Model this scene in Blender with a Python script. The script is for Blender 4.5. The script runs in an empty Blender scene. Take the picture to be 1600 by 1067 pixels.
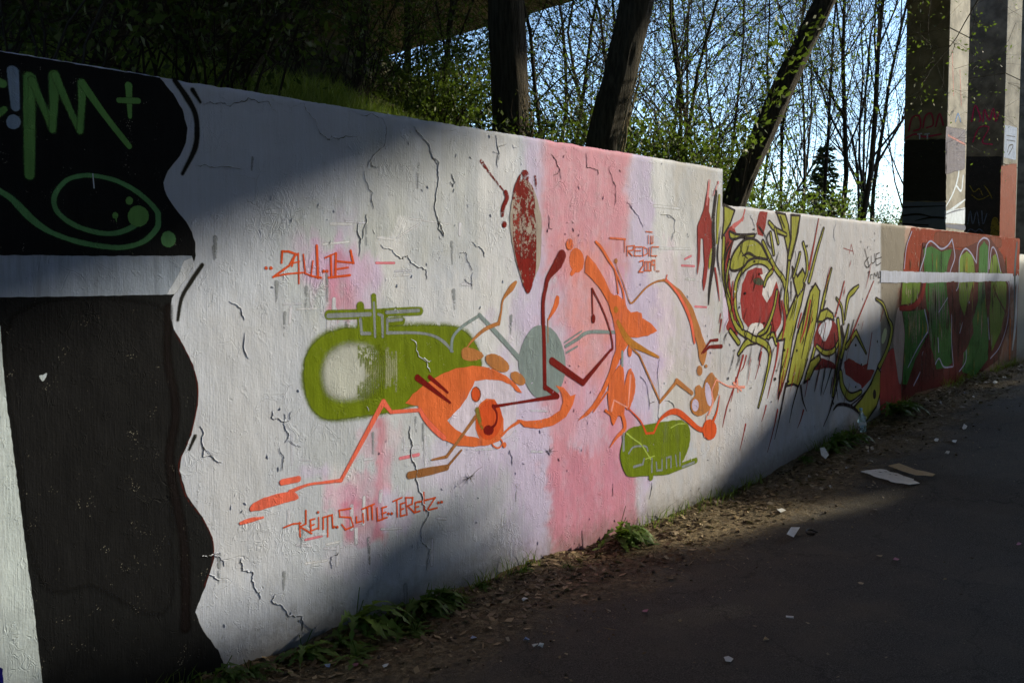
import bpy, bmesh, math, random
import numpy as np
from mathutils import Vector
from mathutils.geometry import tessellate_polygon
random.seed(7); RNG = np.random.default_rng(7)
SC = bpy.context.scene
COL = SC.collection
R = math.radians

# ------------------------------------------------------------------ camera, sky, sun
F = 1450.0; D = 3.69; EYE = 1.6
PIT = math.atan((533.5-452)/F); TH = math.atan(1480*math.cos(PIT)/F)
FW = np.array([math.cos(TH), math.sin(TH), 0]); RT = np.array([math.sin(TH), -math.cos(TH), 0]); UP = np.array([0, 0, 1.])
CF = FW*math.cos(PIT)-UP*math.sin(PIT); CU = FW*math.sin(PIT)+UP*math.cos(PIT)
CC = np.array([0, -D, EYE])
cam_d = bpy.data.cameras.new('camera'); cam = bpy.data.objects.new('camera', cam_d); COL.objects.link(cam)
cam.location = CC; cam.rotation_euler = (R(90)-PIT, 0, TH-R(90))
cam_d.sensor_width = 36; cam_d.lens = 36*F/1600; cam_d.clip_end = 2000; cam_d.clip_start = 0.05
SC.camera = cam
SUN_AZ = R(-22); SUN_EL = math.atan(.435*math.cos(SUN_AZ))
SUN = np.array([math.cos(SUN_EL)*math.cos(SUN_AZ), math.cos(SUN_EL)*math.sin(SUN_AZ), math.sin(SUN_EL)])
w = bpy.data.worlds.new('World'); SC.world = w; w.use_nodes = True
nt = w.node_tree; bg = nt.nodes['Background']; sky = nt.nodes.new('ShaderNodeTexSky')
sky.sky_type = 'NISHITA'; sky.sun_disc = False; sky.sun_elevation = SUN_EL
sky.sun_rotation = math.pi/2-SUN_AZ; sky.air_density = 1.0; sky.dust_density = 0.4; sky.ozone_density = 3.0
nt.links.new(sky.outputs[0], bg.inputs[0]); bg.inputs[1].default_value = 0.15
sl = bpy.data.lights.new('sun', 'SUN'); so = bpy.data.objects.new('sun', sl); COL.objects.link(so)
sl.energy = 2.8; sl.angle = R(0.9); sl.color = (1.0, .89, .64)
so.rotation_euler = Vector(SUN).to_track_quat('Z', 'Y').to_euler()
so.location = (30, -12, 20)
SC.view_settings.view_transform = 'Standard'; SC.view_settings.look = 'None'; SC.view_settings.gamma = 1
SC.view_settings.use_curve_mapping = False
SC.view_settings.exposure = 1.33
SC.render.engine = 'CYCLES'
SC.cycles.transparent_max_bounces = 24
SC.cycles.max_bounces = 6

def ray(x, y): return CF+RT*(x-800)/F+CU*(533.5-y)/F
def WP(x, y):
    d = ray(x, y); q = CC+d*(D/d[1]); return q[0], q[2]
GX = [-30, -5, 2, 3.15, 4.28, 4.8, 5.76, 6.4, 7, 8.3, 9, 10.3, 12.15, 16, 40]
GZ = [-.3, -.12, -.06, -.01, .01, .035, .085, .15, .25, .40, .51, .61, .70, .85, 1.0]
def gz(x): return np.interp(x, GX, GZ)
def GP(x, y):
    d = ray(x, y); z = 0.
    for i in range(20):
        q = CC+d*((z-EYE)/d[2]); z = float(gz(q[0]))
    return q[0], q[1], z
def srgb(r, g, b, k=.95):
    f = lambda c: (c/255/12.92 if c/255 <= .04045 else ((c/255+.055)/1.055)**2.4)*k
    return (min(.85, f(r)), min(.85, f(g)*1.05), min(.85, f(b)*1.38))

# ------------------------------------------------------------------ helpers
def tag(o, label=None, cat=None, group=None, kind=None):
    if label: o['label'] = label
    if cat: o['category'] = cat
    if group: o['group'] = group
    if kind: o['kind'] = kind
    return o
def empty(name, loc, label, cat, group=None):
    o = bpy.data.objects.new(name, None); COL.objects.link(o); o.location = loc
    o.empty_display_size = .1
    return tag(o, label, cat, group)
def link(name, me, parent=None, mat=None):
    o = bpy.data.objects.new(name, me); COL.objects.link(o)
    if parent is not None:
        o.parent = parent
    if mat is not None:
        for m in (mat if isinstance(mat, (list, tuple)) else [mat]): me.materials.append(m)
    return o
def npmesh(name, V, Fc, smooth=False):
    """V Nx3, Fc MxK (K 3 or 4) arrays"""
    me = bpy.data.meshes.new(name)
    V = np.asarray(V, dtype=np.float32); Fc = np.asarray(Fc, dtype=np.int32)
    k = Fc.shape[1]
    me.vertices.add(len(V)); me.vertices.foreach_set('co', V.ravel())
    me.loops.add(Fc.size); me.loops.foreach_set('vertex_index', Fc.ravel())
    me.polygons.add(len(Fc)); me.polygons.foreach_set('loop_start', np.arange(0, Fc.size, k, dtype=np.int32))
    me.polygons.foreach_set('loop_total', np.full(len(Fc), k, dtype=np.int32))
    if smooth: me.polygons.foreach_set('use_smooth', np.ones(len(Fc), dtype=bool))
    me.update(calc_edges=True); me.validate()
    return me
def attr_col(me, name, A):
    a = me.color_attributes.new(name, 'FLOAT_COLOR', 'POINT')
    A = np.asarray(A, dtype=np.float32)
    a.data.foreach_set('color', A.ravel())
def attr_f(me, name, A):
    a = me.attributes.new(name, 'FLOAT', 'POINT'); a.data.foreach_set('value', np.asarray(A, dtype=np.float32))
def boxes_mesh(name, bs, bevel=0.0):
    bm = bmesh.new()
    for (x0, x1, y0, y1, z0, z1) in bs:
        vs = [bm.verts.new(p) for p in [(x0, y0, z0), (x1, y0, z0), (x1, y1, z0), (x0, y1, z0), (x0, y0, z1), (x1, y0, z1), (x1, y1, z1), (x0, y1, z1)]]
        for f in [(3, 2, 1, 0), (4, 5, 6, 7), (0, 1, 5, 4), (1, 2, 6, 5), (2, 3, 7, 6), (3, 0, 4, 7)]: bm.faces.new([vs[i] for i in f])
    if bevel: bmesh.ops.bevel(bm, geom=bm.edges[:], offset=bevel, segments=1, affect='EDGES')
    me = bpy.data.meshes.new(name); bm.to_mesh(me); bm.free(); return me
_h = RNG.random((256, 256))
def vnoise(x, y):
    x = np.asarray(x, float); y = np.asarray(y, float)
    xi = np.floor(x).astype(int); yi = np.floor(y).astype(int); fx = x-xi; fy = y-yi
    fx = fx*fx*(3-2*fx); fy = fy*fy*(3-2*fy)
    a = _h[xi % 256, yi % 256]; b = _h[(xi+1) % 256, yi % 256]; c = _h[xi % 256, (yi+1) % 256]; d = _h[(xi+1) % 256, (yi+1) % 256]
    return (a*(1-fx)+b*fx)*(1-fy)+(c*(1-fx)+d*fx)*fy
def sst(a, b, x):
    t = np.clip((x-a)/(b-a), 0, 1); return t*t*(3-2*t)

# ------------------------------------------------------------------ materials
class N:
    def __init__(s, tree): s.t = tree
    def n(s, typ, **kw):
        nd = s.t.nodes.new('ShaderNode'+typ); ins = kw.pop('ins', {})
        for k, v in kw.items(): setattr(nd, k, v)
        for k, v in ins.items():
            if isinstance(v, bpy.types.NodeSocket): s.t.links.new(v, nd.inputs[k])
            else: nd.inputs[k].default_value = v
        return nd
    def m(s, op, a, b=0.0, c=None, clamp=False):
        ins = {0: a, 1: b}
        if c is not None: ins[2] = c
        return s.n('Math', operation=op, use_clamp=clamp, ins=ins).outputs[0]
    def mix(s, f, a, b, blend='MIX'):
        nd = s.n('Mix', data_type='RGBA', blend_type=blend, ins={0: f, 6: a, 7: b}); return nd.outputs[2]
    def noise(s, vec, scale, detail=3, rough=.55, out=0):
        return s.n('TexNoise', ins={'Vector': vec, 'Scale': scale, 'Detail': detail, 'Roughness': rough}).outputs[out]
    def mp(s, vec, sc, loc=(0, 0, 0)):
        return s.n('Mapping', ins={'Vector': vec, 'Scale': sc, 'Location': loc}).outputs[0]
    def ss(s, x, a, b):
        return s.n('MapRange', interpolation_type='SMOOTHSTEP', ins={0: x, 1: a, 2: b, 3: 0., 4: 1.}).outputs[0]
def newmat(name):
    m = bpy.data.materials.new(name); m.use_nodes = True; m.node_tree.nodes.clear(); return m, N(m.node_tree)
def finish(g, shader): 
    o = g.n('OutputMaterial'); g.t.links.new(shader, o.inputs[0])
def c4(c): return (c[0], c[1], c[2], 1.0)

# shared relief of the painted concrete: brush strokes, flaked paint, pits
RG = bpy.data.node_groups.new('wall_relief', 'ShaderNodeTree')
RG.interface.new_socket('Height', in_out='OUTPUT', socket_type='NodeSocketFloat')
RG.interface.new_socket('Chip', in_out='OUTPUT', socket_type='NodeSocketFloat')
g = N(RG); go = RG.nodes.new('NodeGroupOutput')
oc = g.n('TexCoord').outputs['Object']
warp = g.n('VectorMath', operation='ADD', ins={0: oc, 1: g.n('VectorMath', operation='SCALE', ins={0: g.noise(oc, 7, 3, .6, 1), 3: .10}).outputs[0]}).outputs[0]
brush = g.noise(g.mp(oc, (150, 1, 9)), 1, 3, .6)
lump = g.noise(g.mp(oc, (1, 1, .6)), 6, 3, .5)
fine = g.noise(oc, 90, 3, .6)
vor = g.n('TexVoronoi', feature='DISTANCE_TO_EDGE', ins={'Vector': warp, 'Scale': 8.5}).outputs[0]
vor2 = g.n('TexVoronoi', feature='DISTANCE_TO_EDGE', ins={'Vector': g.mp(warp, (1.3, 1, .8), (3, 1, 5)), 'Scale': 26}).outputs[0]
mask = g.ss(g.noise(g.mp(oc, (1, 1, 1), (5, 0, 2)), 2.3, 4, .65), .55, .70)
mask2 = g.ss(g.noise(g.mp(oc, (1, 1, 1), (9, 3, 1)), 3.6, 4, .7), .54, .66)
crk = g.m('MULTIPLY', g.m('SUBTRACT', 1.0, g.ss(vor, .0, .02)), mask)
crk2 = g.m('MULTIPLY', g.m('SUBTRACT', 1.0, g.ss(vor2, .0, .055)), mask2)
curl = g.m('MULTIPLY', g.m('SUBTRACT', 1.0, g.ss(vor, .0, .16)), mask)
curl2 = g.m('MULTIPLY', g.m('SUBTRACT', 1.0, g.ss(vor2, .0, .25)), mask2)
pit = g.m('SUBTRACT', 1.0, g.ss(g.n('TexVoronoi', ins={'Vector': g.mp(warp, (1, 1, .7)), 'Scale': 19}).outputs[0], .05, .13))
pit = g.m('MULTIPLY', pit, g.ss(g.noise(oc, 5, 2), .52, .6))
flake = g.ss(g.noise(warp, 15, 5, .7), .60, .625)
h = g.m('MULTIPLY', brush, .0010)
for src, k in ((lump, .0075), (fine, .0011), (crk, -.0021), (crk2, -.0015), (curl, .0012), (curl2, .0010), (pit, -.0008), (flake, .0009)):
    h = g.m('ADD', h, g.m('MULTIPLY', src, k))
RG.links.new(h, go.inputs[0]); RG.links.new(g.m('MAXIMUM', crk, g.m('MULTIPLY', pit, .8)), go.inputs[1])

def relief(g):
    nd = g.t.nodes.new('ShaderNodeGroup'); nd.node_tree = RG; return nd.outputs[0], nd.outputs[1]

# wall base: colour attribute carries the painted washes
M_WALL, g = newmat('painted_concrete')
oc = g.n('TexCoord').outputs['Object']
H, chip = relief(g)
a = g.n('Attribute', attribute_name='wash')
streak = g.noise(g.mp(oc, (55, 1, 2.2)), 1, 4, .65)
mott = g.noise(oc, 4.5, 5, .65)
val = g.m('ADD', g.m('MULTIPLY', streak, .22), g.m('ADD', g.m('MULTIPLY', mott, .26), .76))
col = g.mix(1.0, a.outputs['Color'], g.n('CombineColor', ins={0: val, 1: val, 2: val}).outputs[0], 'MULTIPLY')
grime = g.ss(g.noise(g.mp(oc, (1, 1, 1.6)), 16, 6, .75), .62, .72)
col = g.mix(g.m('MULTIPLY', grime, .30), col, c4((.13, .12, .10)))
col = g.mix(g.m('MULTIPLY', chip, .2), col, c4((.16, .15, .13)))
dirt = g.m('MULTIPLY', g.ss(a.outputs['Alpha'], 0.0, .4), 1.0)
low = g.m('SUBTRACT', 1.0, g.ss(g.m('ADD', a.outputs['Alpha'], g.m('MULTIPLY', g.noise(oc, 18, 5, .7), .22)), .12, .34))
col = g.mix(g.m('MULTIPLY', low, .6), col, c4((.12, .10, .075)))
b = g.n('Bump', ins={'Height': H, 'Strength': 1.0, 'Distance': 1.0})
p = g.n('BsdfPrincipled', ins={'Base Color': col, 'Roughness': .65, 'Normal': b.outputs[0], 'Specular IOR Level': .08})
finish(g, p.outputs[0])

M_PAINT, g = newmat('spray_paint')
oc = g.n('TexCoord').outputs['Object']
H, chip = relief(g)
a = g.n('Attribute', attribute_name='paint'); wr = g.n('Attribute', attribute_name='wear').outputs['Fac']
var = g.m('ADD', g.m('MULTIPLY', g.noise(g.mp(oc, (40, 1, 5)), 1, 4, .6), .5), .76)
var = g.m('MULTIPLY', var, g.m('ADD', g.m('MULTIPLY', g.noise(oc, 9, 4, .6), .4), .8))
col = g.mix(1.0, a.outputs['Color'], g.n('CombineColor', ins={0: var, 1: var, 2: var}).outputs[0], 'MULTIPLY')
spk = g.n('TexVoronoi', ins={'Vector': oc, 'Scale': 120}).outputs[0]
spkm = g.m('MULTIPLY', g.m('SUBTRACT', 1.0, g.ss(spk, .12, .22)), g.ss(g.noise(oc, 11, 3), .58, .66))
col = g.mix(g.m('MULTIPLY', spkm, .6), col, c4((.6, .58, .52)))
grain = g.noise(oc, 260, 2, .6)
al = g.ss(g.m('ADD', a.outputs['Alpha'], g.m('MULTIPLY', g.m('SUBTRACT', grain, .5), .55)), .12, .80)
wn = g.noise(g.mp(oc, (1.2, 1, .8)), 34, 6, .78)
big = g.noise(oc, 8, 3, .6)
wv = g.m('ADD', wn, g.m('MULTIPLY', g.m('SUBTRACT', big, .5), .5))
wm = g.ss(g.m('SUBTRACT', wv, g.m('MULTIPLY', wr, .38)), .22, .26)
wm = g.m('MAXIMUM', wm, g.m('LESS_THAN', wr, .01))
al = g.m('MULTIPLY', g.m('MULTIPLY', al, wm), g.m('SUBTRACT', 1.0, g.m('MULTIPLY', g.m('MULTIPLY', g.ss(g.noise(g.mp(oc, (22, 1, 2.4), (3, 3, 1)), 1, 5, .7), .42, .78), .36), g.m('MULTIPLY', wr, 25.0, clamp=True))))
b = g.n('Bump', ins={'Height': H, 'Strength': 1.0, 'Distance': 1.0})
p = g.n('BsdfPrincipled', ins={'Base Color': col, 'Roughness': .62, 'Normal': b.outputs[0], 'Specular IOR Level': .03, 'Alpha': al})
finish(g, p.outputs[0])

def simple_mat(name, col, rough=.8, nscale=20, var=.35, bump=.003, col2=None, spec=.3, stretch=(1, 1, 1), detail=5):
    m, g = newmat(name); oc = g.n('TexCoord').outputs['Object']
    n = g.noise(g.mp(oc, stretch), nscale, detail, .6)
    if col2 is None: col2 = tuple(c*(1-var) for c in col)
    cc = g.mix(g.ss(n, .35, .65), c4(col2), c4(col))
    b = g.n('Bump', ins={'Height': g.noise(g.mp(oc, stretch), nscale*2, detail, .65), 'Strength': 1.0, 'Distance': bump})
    p = g.n('BsdfPrincipled', ins={'Base Color': cc, 'Roughness': rough, 'Normal': b.outputs[0], 'Specular IOR Level': spec})
    finish(g, p.outputs[0]); return m
def leaf_mat(name, ca, cb, trans=.45):
    m, g = newmat(name); 
    a = g.n('Attribute', attribute_name='tint').outputs['Fac']
    cc = g.mix(a, c4(ca), c4(cb))
    d = g.n('BsdfPrincipled', ins={'Base Color': cc, 'Roughness': .55, 'Specular IOR Level': .3})
    t = g.n('BsdfTranslucent', ins={'Color': g.mix(.5, cc, c4((.22, .34, .03)))})
    mx = g.n('MixShader', ins={0: trans, 1: d.outputs[0], 2: t.outputs[0]})
    finish(g, mx.outputs[0]); return m
M_BARK = simple_mat('bark', (.062, .052, .04), .95, 9, .65, .03, stretch=(4, 4, .5), detail=8)
M_TWIG = simple_mat('twig_bark', (.045, .035, .028), .9, 20, .4, .003)
M_LEAF = leaf_mat('spring_leaves', (.03, .06, .012), (.11, .16, .035), .36)
M_LEAFD = leaf_mat('dark_leaves', (.02, .038, .012), (.045, .075, .02), .3)
M_FIR = leaf_mat('fir_needles', (.015, .03, .015), (.03, .055, .025), .15)
M_WEED = leaf_mat('weed_leaves', (.05, .11, .02), (.12, .20, .04), .35)
M_GRASS = leaf_mat('grass_blades', (.08, .14, .02), (.20, .26, .05), .4)
M_DRY = leaf_mat('dry_litter', (.09, .055, .03), (.38, .29, .18), .1)
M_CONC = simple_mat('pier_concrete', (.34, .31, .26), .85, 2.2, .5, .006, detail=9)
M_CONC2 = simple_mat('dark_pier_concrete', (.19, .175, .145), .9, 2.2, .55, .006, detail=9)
M_DECK = simple_mat('deck_concrete', (.26, .20, .13), .85, 2.5, .3, .004)
M_WHITE = simple_mat('white_plastic_paper', (.74, .76, .80), .6, 30, .12, .001)
M_CARD = simple_mat('cardboard', (.42, .33, .21), .8, 60, .15, .001)
M_RUBBER = simple_mat('black_rubber', (.015, .015, .015), .6, 60, .2, .001)
M_PINKP = simple_mat('pink_litter', (.5, .2, .33), .6, 40, .2, .001)
M_BLUEP = simple_mat('blue_litter', (.25, .35, .6), .5, 40, .2, .001)
M_CLOD = simple_mat('soil_clod', (.10, .075, .055), .95, 40, .4, .004)
m, g = newmat('clear_plastic'); M_BOT = m
finish(g, g.n('BsdfPrincipled', ins={'Base Color': (.75, .9, .95, 1), 'Roughness': .08, 'Transmission Weight': .75, 'IOR': 1.3}).outputs[0])

# ground
M_GROUND, g = newmat('path_ground')
oc = g.n('TexCoord').outputs['Object']
sep = g.n('SeparateXYZ', ins={0: oc})
yy = g.m('MULTIPLY', sep.outputs[1], -1.0)
edge = g.m('ADD', g.m('MULTIPLY', g.noise(oc, 1.1, 5, .65), .95), g.m('MULTIPLY', g.noise(oc, 7, 4, .7), .35))
dirtm = g.m('SUBTRACT', 1.0, g.ss(g.m('SUBTRACT', yy, edge), -.25, .18))
gran = g.noise(oc, 160, 2, .7)
asp = g.mix(g.ss(gran, .35, .75), c4((.024, .022, .021)), c4((.125, .112, .10)))
asp = g.mix(g.m('MULTIPLY', g.ss(g.noise(oc, 2.2, 5, .7), .42, .68), .45), asp, c4((.10, .085, .065)))
asp = g.mix(g.m('MULTIPLY', g.m('SUBTRACT', 1.0, g.ss(g.n('TexVoronoi', feature='DISTANCE_TO_EDGE', ins={'Vector': g.n('VectorMath', operation='ADD', ins={0: oc, 1: g.n('VectorMath', operation='SCALE', ins={0: g.noise(oc, 3, 4, .6, 1), 3: .5}).outputs[0]}).outputs[0], 'Scale': .9}).outputs[0], .0, .012)), .5), asp, c4((.012, .012, .012)))
asp = g.mix(g.m('MULTIPLY', g.ss(g.n('TexVoronoi', ins={'Vector': oc, 'Scale': 70}).outputs[0], .12, .07), .35), asp, c4((.30, .27, .22)))
dn = g.noise(oc, 30, 6, .75)
dcol = g.mix(g.ss(dn, .35, .68), c4((.075, .058, .036)), c4((.28, .215, .13)))
dcol = g.mix(g.m('MULTIPLY', g.ss(g.noise(oc, 3.1, 4, .6), .45, .7), .6), dcol, c4((.06, .045, .03)))
col = g.mix(dirtm, asp, dcol)
hh = g.m('ADD', g.m('MULTIPLY', gran, .004), g.m('MULTIPLY', g.m('MULTIPLY', dn, dirtm), .03))
b = g.n('Bump', ins={'Height': hh, 'Strength': 1.0, 'Distance': 1.0})
p = g.n('BsdfPrincipled', ins={'Base Color': col, 'Roughness': .85, 'Normal': b.outputs[0], 'Specular IOR Level': .25})
finish(g, p.outputs[0])
M_SLOPE = simple_mat('slope_soil', (.075, .065, .03), .95, 3, .5, .03, col2=(.045, .055, .02))

# ------------------------------------------------------------------ surface painting
class Surf:
    """flat paint on a plane: p0 + u*U + v*V, outward normal Nn"""
    def __init__(s, p0, U, V, Nn, parent):
        s.p0, s.U, s.V, s.N = map(lambda a: np.array(a, float), (p0, U, V, Nn)); s.parent = parent; s.items = []
    def uv(s, x, y):
        d = ray(x, y); t = np.dot(s.p0-CC, s.N)/np.dot(d, s.N); q = CC+d*t-s.p0
        return np.dot(q, s.U), np.dot(q, s.V)
    def scale(s, x, y):
        d = ray(x, y); t = np.dot(s.p0-CC, s.N)/np.dot(d, s.N); return t/F
    def layer(s, P, th):
        b = (P[:, 0].min(), P[:, 0].max(), P[:, 1].min(), P[:, 1].max()); L = 0.0
        for (q, l) in s.items:
            if q[0] < b[1] and q[1] > b[0] and q[2] < b[3] and q[3] > b[2]: L = max(L, l)
        s.items.append((b, L+.000025+th)); return L+.000025
class Paint:
    dk = .000009
    def __init__(s, surf, col, wear=0.0, soft=2.0):
        s.s = surf; s.col = col; s.wear = wear; s.soft = soft; s.V = []; s.A = []; s.C = []; s.F = []; s.k = 0; s.W = []
    def _add(s, P, A, F_, off, wear=None):
        n = len(s.V)
        for p in P: s.V.append((p[0], p[1], off))
        s.A += list(A); s.C += [s.col]*len(P); s.W += [s.wear if wear is None else wear]*len(P)
        for f in F_: s.F.append([i+n for i in f])
    def _off(s): s.k += 1; return s.k*s.dk
    def _ribbon(s, P, rad, f, closed=False):
        P = np.array(P); n = len(P); ph = random.random()*50; rad = [a_*(1+.16*(vnoise(np.array([i*.55+ph]), np.array([ph]))[0]-.5)) for i, a_ in enumerate(rad)]; f = f*1.5
        if closed: T = np.roll(P, -1, 0)-np.roll(P, 1, 0)
        else:
            T = np.gradient(P, axis=0)
        L = np.linalg.norm(T, axis=1)+1e-9; T = T/L[:, None]; Nn = np.stack([-T[:, 1], T[:, 0]], 1)
        st = []
        for i in range(n):
            st.append((P[i], T[i], Nn[i], rad[i], 0.0))
        if not closed:
            a = [(P[0], T[0], Nn[0], rad[0], -t) for t in (math.pi*.499, 1.1, .7, .35)]
            z = [(P[-1], T[-1], Nn[-1], rad[-1], t) for t in (.35, .7, 1.1, math.pi*.499)]
            st = a+st+z
        V = []; A = []
        for (p, t, nn, r, th) in st:
            ro = r+f*.5; ri = max(r-f*.5, r*.15)
            for (q, sg, al) in ((ro, 1, 0), (ri, 1, 1), (ri, -1, 1), (ro, -1, 0)):
                V.append(p+t*q*math.sin(th)+nn*sg*q*math.cos(th)); A.append(al if r > f*.5 else al*min(1, .45+r/f))
        m = len(st); Fs = []
        for i in range(m if closed else m-1):
            j = (i+1) % m
            for k in range(3): Fs.append([i*4+k, i*4+k+1, j*4+k+1, j*4+k])
        s._add(V, A, Fs, s._off())
    @staticmethod
    def smooth(P, closed=False, n=6):
        P = np.array(P, float)
        if len(P) < 3: return P
        if closed: Q = np.vstack([P[-1], P, P[0], P[1]])
        else: Q = np.vstack([2*P[0]-P[1], P, 2*P[-1]-P[-2]])
        out = []
        for i in range(1, len(Q)-2):
            for k in range(n):
                t = k/n
                out.append(.5*((2*Q[i])+(-Q[i-1]+Q[i+1])*t+(2*Q[i-1]-5*Q[i]+4*Q[i+1]-Q[i+2])*t*t+(-Q[i-1]+3*Q[i]-3*Q[i+1]+Q[i+2])*t**3))
        if not closed: out.append(Q[-2])
        return np.array(out)
    def stroke(s, pts, w0, w1=None, smooth=True, soft=None, closed=False):
        """pts in photo pixels, widths in photo pixels"""
        soft = s.soft if soft is None else soft
        if w1 is None: w1 = w0
        ws = w0 if isinstance(w0, (list, tuple)) else None
        if smooth or len(pts) < 3:
            if ws: Q = s.smooth([(p[0], p[1], ww) for p, ww in zip(pts, ws)], closed)
            else: Q = s.smooth([(p[0], p[1], w0+(w1-w0)*i/max(1, len(pts)-1)) for i, p in enumerate(pts)], closed) if len(pts) > 2 else np.array([(pts[0][0], pts[0][1], w0), (pts[-1][0], pts[-1][1], w1)])
            if len(Q) == 2: Q = np.array([Q[0]*(1-t)+Q[1]*t for t in np.linspace(0, 1, 5)])
            P = [s.s.uv(q[0], q[1]) for q in Q]; sc = [s.s.scale(q[0], q[1]) for q in Q]
            s._ribbon(P, [max(.3, q[2])*.5*c for q, c in zip(Q, sc)], soft*np.mean(sc), closed)
        else:
            n = len(pts)
            ww = ws or [w0+(w1-w0)*i/(n-1) for i in range(n)]
            for i in range(n-1): s.stroke([pts[i], pts[i+1]], ww[i], ww[i+1], True, soft)
        return s
    def poly(s, pts, smooth=True, soft=None):
        soft = s.soft if soft is None else soft
        Q = s.smooth(pts, True, 5) if smooth else np.array(pts, float)
        P = np.array([s.s.uv(q[0], q[1]) for q in Q]); sc = np.mean([s.s.scale(q[0], q[1]) for q in Q])
        PP = []
        for i in range(len(P)):
            a_, b_ = P[i], P[(i+1) % len(P)]; m_ = max(1, int(np.linalg.norm(b_-a_)/(7*sc)))
            for t in range(m_): PP.append(a_+(b_-a_)*t/m_)
        P = np.array(PP)+(np.random.default_rng(len(PP)).random((len(PP), 2))-.5)*sc*1.1
        tr = tessellate_polygon([[Vector((p[0], p[1], 0)) for p in P]])
        s._add(P, [1]*len(P), [list(t) for t in tr], s._off())
        # feathered rim
        n = len(P); area = np.sum(P[:, 0]*np.roll(P[:, 1], -1)-np.roll(P[:, 0], -1)*P[:, 1])
        r = soft*sc*.8; T = np.roll(P, -1, 0)-np.roll(P, 1, 0); T /= np.linalg.norm(T, axis=1)[:, None]+1e-9
        sg = 1 if area > 0 else -1; Nn = np.stack([T[:, 1], -T[:, 0]], 1)*sg; n = len(P)
        s._add(list(P)+list(P+Nn*r*.45)+list(P+Nn*r), [1]*n+[.55]*n+[0]*n, [[k*n+i, k*n+(i+1) % n, (k+1)*n+(i+1) % n, (k+1)*n+i] for k in (0, 1) for i in range(n)], s._off())
        return s
    def ell(s, cx, cy, rx, ry, rot=0, soft=None):
        a = R(rot); pts = []
        for k in range(14):
            t = k/14*2*math.pi; x = rx*math.cos(t); y = ry*math.sin(t)
            pts.append((cx+x*math.cos(a)-y*math.sin(a), cy+x*math.sin(a)+y*math.cos(a)))
        return s.poly(pts, True, soft)
    def done(s, name, label=None):
        P = np.array(s.V); off = s.s.layer(P, P[:, 2].max())
        W = s.s.p0+P[:, :1]*s.s.U+P[:, 1:2]*s.s.V+(P[:, 2:3]+off)*s.s.N
        me = bpy.data.meshes.new(name); me.from_pydata([tuple(v) for v in W], [], s.F); me.update()
        nrm = np.array(s.s.N)
        A = np.array([[c[0], c[1], c[2], a] for c, a in zip(s.C, s.A)])
        attr_col(me, 'paint', A); attr_f(me, 'wear', s.W)
        o = link(name, me, s.s.parent, M_PAINT)
        if label: o['label'] = label
        return o

# ------------------------------------------------------------------ the wall
GREY = srgb(194, 199, 200); WARM = srgb(200, 193, 182); BEIGE = srgb(130, 121, 104); WHITE = srgb(218, 218, 214)
LAV = srgb(205, 192, 216); PINK = srgb(216, 152, 160); PINK2 = srgb(208, 118, 128); ROSE = srgb(205, 140, 160); PEACH = srgb(228, 150, 128)
DGREEN = srgb(170, 176, 160)
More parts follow.
